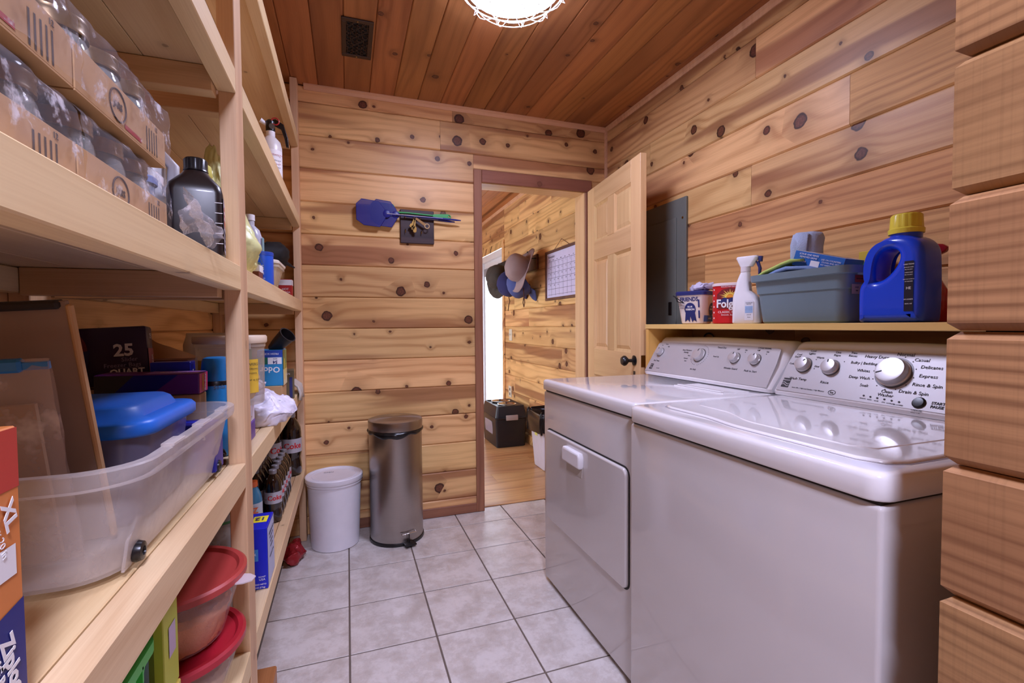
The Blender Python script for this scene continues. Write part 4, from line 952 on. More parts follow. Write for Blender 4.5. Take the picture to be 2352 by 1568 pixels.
def key_board():
    db = wood('dark_plaque', (74, 56, 58), (40, 30, 36), (50, 38, 42), freq=160, knots=0.0, rough=0.45)
    t = thing('key_board', 'dark square wooden key plaque with brass hooks on the back wall', 'key rack', (0.40, YB-0.0002, 1.745))
    box('plaque', -0.098, 0.098, -0.017, 0, -0.095, 0.10, db, t, 0.003)
    for x, z in ((-0.07, 0.065), (-0.022, 0.063), (0.015, 0.062), (-0.07, -0.018), (0.022, -0.022), (-0.022, -0.02)):
        tube('hook', [(x, -0.017, z), (x, -0.028, z), (x, -0.036, z-0.008), (x, -0.034, z-0.016), (x, -0.028, z-0.018)], 0.0022, gold, t, 6)
    lathe('screw', [(0.004, 0), (0, 0.0015)], white_plastic, t, 10, Matrix.Translation((0.005, -0.017, 0.078)) @ Matrix.Rotation(PI/2, 4, 'X'))
key_board()
def keys():
    t = thing('key_bunch', 'bunch of old brass keys with a round tag hanging on the dark plaque', 'keys', (0.382, YB-0.047, 1.792))
    tube('key_ring', [(0.010*math.cos(2*PI*i/20), 0, -0.004+0.010*math.sin(2*PI*i/20)) for i in range(21)], 0.0014, grey_metal, t, 6)
    def key(ang, L, mat, bit=True):
        m = Matrix.Rotation(ang, 4, 'Y')
        P = [(-0.004, 0), (0.004, 0), (0.004, -L*0.55), (0.010, -L*0.6), (0.010, -L*0.92), (0.005, -L), (-0.005, -L), (-0.010, -L*0.92), (-0.010, -L*0.6), (-0.004, -L*0.55)]
        return curve2d('key', [P], 0.0015, 0.0006, mat, t, m @ face_mtx((0, 0, -0.012), (1, 0, 0), (0, 0, 1), (0, -1, 0)))
    key(0.42, 0.048, gold); key(0.02, 0.072, gold); key(0.2, 0.06, M('dark_brass', (110, 86, 50), 0.4, metal=0.9))
    m = Matrix.Rotation(-1.0, 4, 'Y')
    curve2d('tag_strip', [[(-0.006, 0), (0.006, 0), (0.008, -0.065), (-0.008, -0.065)]], 0.0018, 0.0006, M('tan_leather', (168, 128, 76), 0.7), t, m @ face_mtx((0, -0.003, -0.006), (1, 0, 0), (0, 0, 1), (0, -1, 0)))
    tube('tag_ring', [m @ Vector((0.013*math.cos(2*PI*i/20), -0.003, -0.082+0.013*math.sin(2*PI*i/20))) for i in range(21)], 0.003, M('pale_wood_ring', (206, 176, 130), 0.6), t, 8)
keys()

# ------------------------------------------------------------------ trash can and bucket
def brushed():
    m, t, b = newmat('brushed_steel')
    tc = t.node('ShaderNodeTexCoord').outputs['Object']; mp = t.node('ShaderNodeMapping'); t.l.new(tc, mp.inputs[0]); mp.inputs['Scale'].default_value = (2, 2, 320)
    nz = t.noise(mp.outputs[0], 1, 3)
    t.put(b.inputs['Base Color'], t.mix(nz, lin((168, 162, 158)), lin((176, 170, 166)))); b.inputs['Metallic'].default_value = 1.0
    b.inputs['Roughness'].default_value = 0.28; b.inputs['Anisotropic'].default_value = 0.85
    tg = t.node('ShaderNodeTangent', direction_type='RADIAL', axis='Z'); t.l.new(tg.outputs[0], b.inputs['Tangent']); return m
steel = brushed()
def trash_can():
    t = thing('trash_can', 'tall brushed steel step-on trash can with black liner at the back wall', 'trash can', (0.242, 2.662, 0.001), math.radians(-8))
    R = 0.142
    lathe('base', [(0, 0), (R+0.004, 0), (R+0.006, 0.006), (R+0.004, 0.016), (R, 0.018), (0, 0.018)], black_plastic, t, 56)
    lathe('body', [(R, 0.016), (R, 0.60), (R-0.004, 0.602), (R-0.004, 0.58)], steel, t, 64)
    bg_ = M('liner_black', (12, 11, 14), 0.28)
    n = 60; lp = []
    for r, z in ((R-0.003, 0.604), (R+0.006, 0.606), (R+0.008, 0.598), (R+0.005, 0.590), (R+0.001, 0.586)):
        lp.append([((r+0.002*math.sin(i*1.7)+0.0012*math.sin(i*3.1))*math.cos(2*PI*i/n), (r+0.002*math.sin(i*1.7))*math.sin(2*PI*i/n), z+(0.005*math.sin(i*0.9)-0.016*math.exp(-((i-44)/5.0)**2) if z < 0.603 else 0)) for i in range(n)])
    frombm('liner', loftbm(lp, False, False), bg_, t, smooth=True)
    lathe('lid', [(R+0.003, 0.607), (R+0.004, 0.648), (R+0.002, 0.656), (R-0.008, 0.660), (R-0.06, 0.663), (0, 0.665)], steel, t, 64)
    a = math.radians(-62)
    px, py = math.cos(a), math.sin(a)
    box('pedal', -0.030, 0.030, -R-0.046, -R+0.01, 0.008, 0.018, black_plastic, t, 0.004, 2, mtx=Matrix.Rotation(math.radians(26), 4, 'Z'))
    tube('pedal_bar', [Matrix.Rotation(math.radians(26), 4, 'Z') @ Vector(p) for p in ((-0.040, -R-0.002, 0.070), (-0.04, -R-0.014, 0.066), (0.04, -R-0.014, 0.066), (0.04, -R-0.002, 0.070))], 0.003, chrome, t, 8)
    tube('pedal_link', [Matrix.Rotation(math.radians(26), 4, 'Z') @ Vector(p) for p in ((0.0, -R-0.014, 0.066), (0.0, -R-0.014, 0.016))], 0.003, black_plastic, t, 8)
trash_can()
def bucket():
    t = thing('bucket', 'white plastic bucket with snap-on lid between the shelving and trash can', 'bucket', (-0.080, 2.690, 0.001))
    wp_ = M('bucket_white', (232, 230, 238), 0.38)
    lathe('body', [(0, 0), (0.118, 0), (0.122, 0.004), (0.136, 0.335), (0.141, 0.336), (0.141, 0.350), (0.136, 0.351), (0.136, 0.358)], wp_, t, 56)
    lathe('lid', [(0.144, 0.348), (0.146, 0.352), (0.146, 0.372), (0.142, 0.376), (0.134, 0.376), (0.130, 0.370), (0.126, 0.369), (0, 0.369)], wp_, t, 56)
    tube('lid_ridge', [(0.112*math.cos(2*PI*i/48), 0.112*math.sin(2*PI*i/48), 0.3695) for i in range(49)], 0.002, wp_, t, 6)
    tube('handle', [(0.146*math.cos(a), 0.146*math.sin(a), 0.335-0.05*math.sin(PI*i/20)) for i, a in enumerate([math.radians(5+170*k/20) for k in range(21)])], 0.002, grey_metal, t, 6)
    lettering(t, M('grey_mark', (150, 146, 150), 0.6), [('OPEN', 0, 0, 0.02)], face_mtx((-0.03, 0.05, 0.3705), (1, 0, 0), (0, 1, 0), (0, 0, 1)))
bucket()
rb_ = blob('snack_bag', 0.05, 0.10, 0.045, 0.018, 16, M('red_foil', (150, 30, 36), 0.25, metal=0.3), None, 8.0); rb_.location = (-0.275, 2.56, 0.001)
tag(rb_, 'crumpled red foil bag on the floor under the shelving', 'bag')

# ------------------------------------------------------------------ left shelving, level of the jars
ZA, ZBn, ZBf, ZCn, ZCf, Z1 = 1.3065, 0.8505, 0.8465, 0.4025, 0.3985, 1.7505
jar_glass = clear('jar_glass', (222, 226, 224), 0.20, 0.06, edge=0.25); jar_lid = M('jar_lid_metal', (122, 96, 60), 0.3, metal=0.45); jar_top = M('jar_lid_top', (150, 130, 96), 0.35, metal=0.8)
wrap = clear('shrink_wrap', (236, 234, 242), 0.04, 0.08, streak=0.75, sscale=30, edge=0.12)  # pale wrinkle highlights are painted in by the streaks
jar_proto = None
def jar(loc, label, rz=0):
    global jar_proto
    if jar_proto is None:
        t = thing('canning_jar', label, 'jar', loc, rz, 'canning jars in the wrapped trays')
        lathe('glass', [(0, 0.0015), (0.030, 0.0015), (0.034, 0.006), (0.036, 0.014), (0.036, 0.058), (0.034, 0.068), (0.0315, 0.074), (0.0315, 0.083)], jar_glass, t, 20)
        b = lathebm([(0.0315, 0.076), (0.034, 0.076), (0.0345, 0.079), (0.0335, 0.081), (0.0345, 0.084), (0.0335, 0.087), (0.0345, 0.090), (0.034, 0.094), (0.030, 0.0955)], 24); ld = frombm('lid_band', b, jar_lid, t, autosmooth=0.9)
        lathe('lid_disc', [(0.0305, 0.0945), (0.024, 0.0952), (0, 0.0948)], jar_top, ld, 24)
        jar_proto = t; return t
    t = jar_proto.copy(); COL.objects.link(t); t.location = loc; t.rotation_euler = (0, 0, rz); t['label'] = label
    for c in jar_proto.children:
        d = c.copy(); COL.objects.link(d); d.parent = t
        for g in c.children:
            e = g.copy(); COL.objects.link(e); e.parent = d
    return t
def jar_tray(y0, y1, z, label, seed, tall=False):
    x0, x1 = -0.598, -0.264
    t = thing('jar_tray', label, 'tray', ((x0+x1)/2, (y0+y1)/2, z), group='shrink-wrapped jar trays')
    w, d, h, th = x1-x0, y1-y0, 0.052, 0.003
    box('tray_base', -w/2, w/2, -d/2, d/2, 0, 0.002, cardboard, t)
    for a in ((-w/2, -w/2+th, -d/2, d/2), (w/2-th, w/2, -d/2, d/2), (-w/2+th, w/2-th, -d/2, -d/2+th), (-w/2+th, w/2-th, d/2-th, d/2)): box('tray_wall', *a, 0.002, h, cardboard, t, 0.0006)
    F = cfaces(w, d, h); pk = M('box_ink', (70, 52, 46), 0.7)
    fm = F['R']
    # oval emblem and bar code on the long side
    ov = [(d*0.38+0.022*math.cos(a), 0.027+0.019*math.sin(a)) for a in [2*PI*i/22 for i in range(22)]]
    tube('emblem', [fm @ Vector((u, v, 0.0005)) for u, v in ov+ov[:1]], 0.0011, pk, t, 5)
    lettering(t, pk, [('JARS', d*0.38, 0.027, 0.012, 0, 0.0003), ('12', d*0.86, 0.045, 0.009)], fm)
    for i in range(5): decal(t, pk, fm, d*0.72+0.009*i, d*0.72+0.003+0.009*i, 0.005, 0.038, 'bar_code_line')
    decal(t, M('box_red_ink', (168, 60, 60), 0.7), fm, d*0.45, d*0.65, 0.006, 0.012, 'printed_line')
    # loose clear film round the pack
    n = 10; P = []
    path = [(w/2+0.004, 0.004), (w/2+0.007, 0.03), (w/2+0.006, 0.06), (w/2+0.002, 0.085), (w/2-0.015, 0.101), (w/2-0.06, 0.1025), (0.02, 0.1025), (-w/2+0.05, 0.1025)]
    for q, (px, pz) in enumerate(path):
        P.append([(px, -d/2+d*j/20, pz) for j in range(21)])
    o = sheet('film', P, wrap, t, 0.0, 20, seed)
    me = o.data
    bm = bmesh.new(); bm.from_mesh(me); bmesh.ops.subdivide_edges(bm, edges=bm.edges[:], cuts=2, use_grid_fill=True); bm.to_mesh(me); bm.free()
    me.polygons.foreach_set('use_smooth', [True]*len(me.polygons))
    for v in me.vertices:
        p = v.co*26+Vector((seed*3, seed, 0)); k = mnoise.noise(p)+0.6*mnoise.noise(p*2.3)
        v.co.x += abs(k)*0.006; v.co.z += (abs(mnoise.noise(p*1.4))*0.004 if v.co.z > 0.09 else 0)
    return t
rows = (('lower', ZA), ('upper', ZA+0.1075))
cols = ((0.360, 0.620, 'nearer'), (0.624, 0.884, 'farther'))
for rn, z in rows:
    for ci, (a, b, cn) in enumerate(cols):
        jar_tray(a, b, z, f'cardboard tray of canning jars in clear film, {rn} tray of the {cn} stack', 1.0+ci+(3 if rn == 'upper' else 0))
        for i in range(2):
            for j in range(3):
                wh = ('front row' if i == 0 else 'second row'); pl = ('left', 'middle', 'right')[j]
                jar((-0.307-0.0795*i, a+0.0505+0.0795*j, z+0.0025), f'glass canning jar, {wh} {pl}, in the {rn} tray of the {cn} stack')
        for i in range(2, 4):
            jar((-0.307-0.0795*i, a+0.0505+0.159, z+0.0025), f'glass canning jar in the {"third" if i == 2 else "rear"} row of the {rn} tray, {cn} stack')
def film_tail():
    P = []
    for i in range(22):
        s = i/21; row = []
        for j in range(12):
            q = j/11-0.5
            y = 0.868+0.12*s; z = ZA+0.048-0.030*s+q*(0.055+0.02*math.sin(s*9))*(1-0.45*s)
            x = -0.232+0.012*math.sin(6*q+8*s)+0.010*s
            row.append((x, y+0.012*math.sin(q*13)*s, max(z, ZA+0.004) if x < -0.23 else z))
        P.append(row)
    o = sheet('film_scrap', P, clear('film_scrap_plastic', (238, 236, 244), 0.16, 0.08, streak=0.6, sscale=40), None, 0.007, 34, 9.0)
    tag(o, 'torn scrap of crumpled clear film hanging over the shelf edge', 'plastic film')
film_tail()
P = []
for i in range(16):
    s = i/15
    P.append([(-0.30-0.10*(j/8)+0.01*math.sin(5*s), 0.80+0.10*s, ZA+0.215+0.018*math.sin(s*4+j*0.5)-0.028*s*s) for j in range(9)])
tag(sheet('film_scrap', P, wrap, None, 0.008, 26, 4.0), 'torn flap of clear film standing up on the upper jar tray', 'plastic film')

def white_jug():
    t = thing('cleaner_jug', 'white gallon jug with blue cap standing behind the dark brown jug', 'jug', (-0.425, 1.155, ZA), 0.1)
    pl = M('milk_white', (226, 226, 234), 0.4)
    loft('body', [(0, 0.14, 0.13, 0.03), (0.005, 0.15, 0.14, 0.035), (0.225, 0.15, 0.14, 0.035), (0.25, 0.12, 0.11, 0.035), (0.268, 0.05, 0.05, 0.024), (0.28, 0.042, 0.042, 0.02)], pl, t, n=6)
    lathe('cap', [(0.022, 0.276), (0.024, 0.278), (0.024, 0.298), (0.021, 0.302), (0, 0.302)], M('cap_blue', (24, 40, 150), 0.4), t, 24)
    tube('handle', [(0.05, 0, 0.20), (0.072, 0, 0.215), (0.092, 0, 0.19), (0.090, 0, 0.15), (0.074, 0, 0.13)], 0.011, pl, t, 10)
    F = face_mtx((0.0, -0.0702, 0), (1, 0, 0), (0, 0, 1), (0, -1, 0))
    decal(t, white_print, F, -0.06, 0.056, 0.03, 0.232, 'label'); lettering(t, navy_print, [('GREAT', 0.03, 0.206, 0.014), ('VALUE', 0.03, 0.190, 0.012), ('VINEGAR', 0.03, 0.170, 0.010), ('128 FL OZ', 0.03, 0.155, 0.008)], F, lift=0.001)
white_jug()
def brown_jug():
    bk = M('dark_brown_plastic', (30, 20, 20), 0.35, coat=0.1)
    t = thing('dark_jug', 'square dark brown plastic jug with ribbed cap and orange label', 'jug', (-0.284, 1.125, ZA), math.radians(10))
    w = 0.094
    loft('body', [(0, w-0.016, w-0.016, 0.012), (0.004, w, w, 0.014), (0.125, w, w, 0.014), (0.140, w-0.006, w-0.006, 0.016), (0.165, 0.05, 0.05, 0.02), (0.172, 0.042, 0.042, 0.02)], bk, t, n=5)
    n = 48
    frombm('cap', loftbm([[((r+(0.0009 if i % 4 < 2 and 0.176 < z < 0.198 else 0))*math.cos(2*PI*i/n), (r+(0.0009 if i % 4 < 2 and 0.176 < z < 0.198 else 0))*math.sin(2*PI*i/n), z) for i in range(n)] for r, z in ((0.018, 0.170), (0.022, 0.174), (0.020, 0.178), (0.020, 0.196), (0.018, 0.199))]), black_plastic, t, autosmooth=0.6)
    F = cfaces(w, w, 0.14)
    for i in range(5): box('volume_mark', w/2-0.014, w/2-0.001, -w/2-0.0006, -w/2, 0.025+0.02*i, 0.0262+0.02*i, white_print, t)
    decal(t, M('label_silver', (186, 184, 200), 0.4), F['R'], 0.008, w-0.010, 0.012, 0.118, 'label')
    og = M('orange_print', (226, 92, 36), 0.45)
    decal(t, og, F['R'], 0, 0, 0, 0, 'label_disc', 0.0008, [(w*0.42+0.026*math.cos(a), 0.084+0.022*math.sin(a)) for a in [2*PI*i/24 for i in range(24)]])
    lettering(t, white_print, [('HYDROGEN', w*0.42, 0.090, 0.0085), ('PEROXIDE', w*0.42, 0.079, 0.0085)], F['R'], lift=0.0012)
    lettering(t, print_dark, [('TOPICAL SOLUTION', w*0.45, 0.052, 0.007), ('FIRST AID', w*0.45, 0.042, 0.008), ('ANTISEPTIC', w*0.45, 0.033, 0.007), ('32 FL OZ', w*0.45, 0.020, 0.007)], F['R'], lift=0.0009)
brown_jug()
def yellow_thing():
    ye = M('soft_yellow_plastic', (216, 206, 70), 0.4)
    t = thing('squeeze_bottle', 'yellow plastic bottle lying behind the dark brown jug', 'bottle', (-0.285, 1.19, ZA+0.02))
    lathe('body', [(0, 0), (0.022, 0), (0.024, 0.01), (0.024, 0.14), (0.018, 0.16), (0.010, 0.175)], ye, t, 20, Matrix.Translation((0, 0, -0.018)))
    lathe('cap', [(0.012, 0.158), (0.016, 0.165), (0.013, 0.185), (0.004, 0.192), (0, 0.192)], M('pale_yellow_cap', (222, 216, 110), 0.4), t, 16)
yellow_thing()
def cup_small():
    t = thing('lidded_cup', 'small clear plastic cup with blue lid beside the jar trays', 'cup', (-0.36, 1.03, ZA))
    lathe('cup', [(0, 0.001), (0.030, 0.001), (0.034, 0.12), (0.036, 0.122), (0.032, 0.122), (0.029, 0.004), (0, 0.004)], clear('blue_tint_clear', (180, 196, 226), 0.35, 0.15), t, 24)
    lathe('lid', [(0.038, 0.118), (0.039, 0.128), (0.036, 0.131), (0, 0.131)], M('pale_blue_lid', (126, 148, 206), 0.4), t, 24)
    lathe('contents', [(0, 0.006), (0.029, 0.006), (0.032, 0.07), (0, 0.072)], M('rust_orange', (190, 84, 40), 0.7), t, 20)
cup_small()
def grocery_bag():
    t = thing('grocery_bag', 'pale yellow plastic grocery bag hanging over the shelf behind the middle post', 'plastic bag', (-0.335, 1.52, ZA))
    m = clear('yellow_bag_film', (236, 238, 170), 0.72, 0.35, streak=0.2, sscale=20)
    o = blob('bag', 0.105, 0.140, 0.150, 0.020, 13, m, t, 2.4, 5)
    for v in o.data.vertices:
        if v.co.z > 0.09: v.co.x *= max(0.35, 1-(v.co.z-0.09)*5); v.co.y *= max(0.4, 1-(v.co.z-0.09)*4)
        if v.co.z > 0.14: v.co.z += (v.co.z-0.14)*0.6
    fm = face_mtx((0.102, -0.06, 0.05), (0.1, 1, -0.35), (-0.25, 0.35, 1), (1, 0, 0.2))
    lettering(t, M('green_ink', (70, 100, 60), 0.6), [('PLEASE RETURN TO A PARTICIPATING', 0.05, 0.055, 0.007, -0.6), ('STORE FOR RECYCLING', 0.045, 0.045, 0.007, -0.6), ('RECYCLE', 0.03, -0.005, 0.012, 0.4), ('2', 0.085, 0.01, 0.018, -0.5)], fm)
grocery_bag()
def clear_bottle():
    t = thing('clear_bottle', 'translucent white bottle standing behind the yellow grocery bag', 'bottle', (-0.312, 1.85, ZA))
    loft('body', [(0, 0.07, 0.05, 0.02), (0.005, 0.08, 0.06, 0.024), (0.16, 0.08, 0.06, 0.024), (0.195, 0.06, 0.05, 0.022), (0.21, 0.03, 0.03, 0.014), (0.23, 0.03, 0.03, 0.014)], clear('frosted_plastic', (220, 222, 236), 0.6, 0.3), t, n=6)
    lathe('cap', [(0.017, 0.226), (0.017, 0.246), (0, 0.248)], white_plastic, t, 20)
    decal(t, M('teal_label', (130, 170, 176), 0.5), face_mtx((0.0405, -0.02, 0), (0, 1, 0), (0, 0, 1), (1, 0, 0)), 0, 0.04, 0.12, 0.17, 'label')
clear_bottle()
carton('tissue_box', 'brown and white box on the shelf below the yellow bag', 'box', (-0.285, 1.70, ZA), (0.055, 0.07, 0.058), M('brown_box', (122, 62, 46), 0.6), decals=(('F', white_print, 0, 0.055, 0.034, 0.056), ('R', white_print, 0, 0.07, 0.034, 0.056)), texts=(('F', white_print, [('GOLD', 0.03, 0.015, 0.014)]),))
def blue_can():
    t = thing('blue_canister', 'blue cylindrical canister on the shelf beside the cream-lidded tub', 'canister', (-0.262, 1.785, ZA))
    lathe('body', [(0, 0.001), (0.029, 0.001), (0.030, 0.004), (0.030, 0.10), (0.028, 0.102)], M('canister_blue', (24, 84, 200), 0.4), t, 28)
    lathe('lid', [(0.031, 0.098), (0.031, 0.108), (0.029, 0.110), (0, 0.110)], M('canister_lid_blue', (30, 70, 170), 0.4), t, 28)
    lettering(t, white_print, [('SALT', 0, 0.05, 0.016, PI/2), ('26 OZ', 0, 0.02, 0.006)], face_mtx((0, -0.0302, 0), (1, 0, 0), (0, 0, 1), (0, -1, 0)))
blue_can()
def cream_tub():
    t = thing('food_container', 'clear plastic tub with cream lid holding small jars, at the shelf edge', 'container', (-0.315, 2.02, ZA))
    tub('body', 0.11, 0.17, 0.15, 0.215, 0.092, 0.03, clear('cream_clear', (228, 218, 196), 0.42, 0.2), t, 0.002)
    loft('lid', [(0.0925, 0.168, 0.235, 0.036), (0.100, 0.170, 0.237, 0.036), (0.105, 0.160, 0.225, 0.034)], M('cream_lid', (232, 222, 204), 0.45), t, n=6)
    for x, y in ((-0.01, -0.035), (0.02, 0.03)): lathe('small_jar', [(0, 0.004), (0.022, 0.004), (0.022, 0.05), (0.018, 0.054), (0, 0.054)], M('jar_grey', (150, 146, 144), 0.3, metal=0.4), t, 18, Matrix.Translation((x, y, 0)))
cream_tub()
um = thing('black_umbrella', 'folded black umbrella fabric at the far end of the shelf', 'umbrella', (-0.40, 2.50, ZA))
uf = blob('canopy', 0.085, 0.17, 0.15, 0.02, 9, black_matte, um, 6.0, 4)
for v in uf.data.vertices:
    v.co.x += 0.06*max(0, v.co.z-0.10)/0.1*(1 if v.co.y > -0.1 else 0.2)
lettering(um, white_print, [('ct.', 0, 0, 0.03)], face_mtx((0.02, -0.185, 0.135), (1, 0, 0), (0, 0, 1), (0, -1, 0)))
tube('canopy_tip', [(0.12, 0.0, 0.17), (0.165, 0.02, 0.145)], [0.012, 0.003], black_plastic, um, 8)
carton('tea_carton', 'small red and white carton at the far shelf end by the cream-lidded tub', 'box', (-0.285, 2.60, ZA), (0.06, 0.05, 0.095), M('carton_red', (176, 36, 36), 0.5), decals=(('F', white_print, 0, 0.06, 0.065, 0.092), ('R', white_print, 0, 0.05, 0.065, 0.092), ('F', white_print, 0, 0.06, 0.004, 0.016)), texts=(('F', white_print, [('HOT', 0.03, 0.045, 0.014), ('COCOA', 0.03, 0.03, 0.012)]),))
def extinguisher():
    t = thing('fire_extinguisher', 'white fire extinguisher with black valve lever on the upper shelf', 'fire extinguisher', (-0.285, 2.20, Z1))
    lathe('cylinder', [(0, 0.001), (0.038, 0.001), (0.042, 0.008), (0.042, 0.155), (0.036, 0.180), (0.022, 0.196), (0.016, 0.202)], M('ext_white', (222, 218, 216), 0.35), t, 32)
    lathe('neck', [(0.015, 0.20), (0.017, 0.204), (0.017, 0.222), (0.013, 0.224)], white_plastic, t, 20)
    lathe('valve', [(0.013, 0.222), (0.018, 0.226), (0.018, 0.262), (0.010, 0.27), (0, 0.27)], black_plastic, t, 16)
    curve2d('lever', [[(-0.016, 0.262), (0.02, 0.274), (0.05, 0.256), (0.066, 0.20), (0.068, 0.165), (0.058, 0.165), (0.052, 0.20), (0.040, 0.236), (0.012, 0.25), (-0.016, 0.248)]], 0.007, 0.002, black_plastic, t, face_mtx((0, 0, 0), (1, 0, 0), (0, 0, 1), (0, -1, 0)))
    tube('nozzle', [(-0.014, 0, 0.25), (-0.036, -0.012, 0.262)], [0.007, 0.010], white_plastic, t, 12)
    tube('safety_pin', [(0.02+0.014*math.cos(2*PI*i/18), -0.012, 0.262+0.014*math.sin(2*PI*i/18)) for i in range(19)], 0.003, M('pin_red', (170, 40, 36), 0.4), t, 6)
    lathe('gauge', [(0.011, 0), (0.011, 0.006), (0, 0.006)], grey_metal, t, 18, Matrix.Translation((0.008, -0.018, 0.238)) @ Matrix.Rotation(PI/2, 4, 'X'))
    for k, (a0, a1, mt) in enumerate(((-1.9, -0.2, white_print),)):
        P = [[(0.0426*math.cos(a0+(a1-a0)*i/10), 0.0426*math.sin(a0+(a1-a0)*i/10), z) for z in (0.01, 0.14)] for i in range(11)]
        sheet('label', P, mt, t)
    fm = face_mtx((0.022, -0.0375, 0), (0.86, 0.5, 0), (0, 0, 1), (0.5, -0.86, 0))
    lettering(t, M('ink_red', (170, 50, 50), 0.6), [('INSTRUCTIONS', 0, 0.118, 0.008), ('PULL PIN', 0.006, 0.082, 0.007)], fm); lettering(t, print_dark, [('1', -0.016, 0.10, 0.014), ('2', -0.016, 0.07, 0.014), ('AIM AT BASE', 0.006, 0.096, 0.005), ('SQUEEZE', 0.006, 0.068, 0.006)], fm)
extinguisher()

# ------------------------------------------------------------------ left shelving, middle level (near bay)
def clear_bin():
    pl = clear('frosted_bin', (226, 216, 210), 0.26, 0.3, streak=0.10, sscale=9)
    t = thing('storage_tote', 'large clear plastic storage bin with rim on the near middle shelf', 'bin', (-0.425, 0.935, ZBn))
    w0, d0, w1, d1, h = 0.31, 0.505, 0.37, 0.55, 0.150
    secs = [(0.006, w0-0.02, d0-0.02, 0.05), (0.010, w0, d0, 0.055), (h-0.022, w1-0.012, d1-0.012, 0.065), (h-0.022, w1+0.010, d1+0.010, 0.07), (h-0.016, w1+0.014, d1+0.014, 0.07), (h-0.002, w1+0.014, d1+0.014, 0.07), (h, w1+0.010, d1+0.010, 0.07), (h, w1-0.014, d1-0.014, 0.062), (0.013, w0-0.008, d0-0.008, 0.052)]
    loft('body', secs, pl, t, n=7, auto=0.5)
    for y in (-0.16, -0.02, 0.12): box('rim_rib', w1/2-0.008, w1/2+0.0085, y, y+0.05, h-0.001, h+0.004, pl, t, 0.001)
    for y in (-0.195, 0.205):
        lathe('wheel', [(0, 0), (0.013, 0), (0.014, 0.003), (0.012, 0.010), (0.006, 0.011), (0.005, 0.008), (0, 0.008)], black_plastic, t, 20, Matrix.Translation((w0/2+0.001, y, 0.022)) @ Matrix.Rotation(PI/2, 4, 'Y'))
        curve2d('wheel_arch', [[(-0.028, 0), (0.028, 0), (0.028, 0.035), (0.018, 0.056), (-0.008, 0.062), (-0.028, 0.04)]], 0.002, 0.001, pl, t, face_mtx((w0/2-0.002, y, 0.008), (0, 1, 0), (0.15, 0, 1), (1, 0, -0.15)))
clear_bin()
ZI = ZBn+0.0145
def folder():
    t = thing('cardboard_sleeve', 'tall worn grey-brown cardboard sleeve leaning in the clear bin', 'cardboard', (-0.418, 0.815, ZI), rot=(0.15, -0.06, 0.0))
    o = box('sheet', -0.14, 0.098, -0.004, 0.004, 0, 0.335, cardboard_dark, t, 0.001)
    box('folded_edge', 0.096, 0.102, -0.006, 0.006, 0.0, 0.33, cardboard, t, 0.002)
    box('top_fold', -0.14, 0.092, -0.012, 0.010, 0.325, 0.336, M('dark_fold', (46, 38, 36), 0.8), t, 0.003)
folder()
def zip_bag():
    t = thing('zip_bag', 'clear zip bag with blue slider strip holding papers, in front of the cardboard sleeve', 'zip bag', (-0.402, 0.752, ZI), rot=(0.14, -0.04, 0.0))
    fb = clear('zip_film', (212, 196, 196), 0.28, 0.2, streak=0.35, sscale=14)
    for s in (-1, 1):
        P = [[(-0.14+0.215*i/14, s*(0.003+0.013*math.sin(PI*min(1, max(0, i/14)))*math.sin(PI*min(1, z/0.26))), z) for z in [0.265*j/14 for j in range(15)]] for i in range(15)]
        sheet('film', P, fb, t, 0.0025, 18, 2.0+s)
    bz = M('zip_blue', (36, 120, 200), 0.4)
    box('zip_strip', -0.14, 0.075, -0.003, 0.003, 0.252, 0.262, bz, t, 0.001); box('slider', 0.015, 0.05, -0.007, 0.007, 0.250, 0.266, bz, t, 0.003)
    box('paper', -0.12, -0.03, -0.004, 0.002, 0.005, 0.285, M('pink_grey_paper', (206, 190, 188), 0.8), t)
    box('paper', -0.02, 0.055, -0.003, 0.003, 0.005, 0.21, M('tan_paper', (164, 132, 104), 0.85), t)
zip_bag()
def blue_lid_box():
    t = thing('food_container', 'frosted food container with bright blue snap lid in the clear bin', 'container', (-0.398, 0.960, ZI))
    loft('body', [(0, 0.18, 0.20, 0.03), (0.006, 0.19, 0.21, 0.034), (0.142, 0.215, 0.24, 0.036)], clear('dusk_plastic', (128, 126, 158), 0.62, 0.25), t, n=6)
    bl = M('lid_blue', (26, 112, 224), 0.38)
    loft('lid', [(0.138, 0.232, 0.256, 0.04), (0.142, 0.240, 0.264, 0.042), (0.156, 0.240, 0.264, 0.042), (0.162, 0.230, 0.254, 0.04), (0.163, 0.190, 0.210, 0.035), (0.177, 0.176, 0.194, 0.035), (0.182, 0.16, 0.178, 0.03), (0.184, 0.08, 0.08, 0.03)], bl, t, n=7, auto=1.0)
blue_lid_box()
def flap_box():
    t = thing('bag_carton', 'small open dark blue carton behind the blue lid, inside the clear bin', 'box', (-0.292, 1.135, ZI+0.06))
    db = M('deep_blue_carton', (26, 30, 150), 0.4)
    box('carton', -0.04, 0.03, -0.02, 0.045, -0.0599, 0.042, db, t, 0.0015)
    box('flap', -0.035, 0.028, -0.045, -0.004, 0, 0.0012, M('bright_blue_carton', (36, 60, 214), 0.35), t, mtx=Matrix.Translation((0, 0.02, 0.044)) @ Matrix.Rotation(0.5, 4, 'X'))
    lettering(t, white_print, [('BAGS', 0, 0.075, 0.016)], face_mtx((-0.005, -0.0203, -0.06), (1, 0, 0), (0, 0, 1), (0, -1, 0)))
flap_box()
pu = M('purple_carton', (44, 12, 66), 0.35); pk = M('pink_carton', (226, 60, 110), 0.4); nv = M('indigo_carton', (26, 18, 84), 0.35); wine = M('wine_carton', (104, 18, 40), 0.4); grey_pr = M('lilac_print', (150, 136, 170), 0.5); pk2 = M('rose_carton', (170, 52, 70), 0.4)
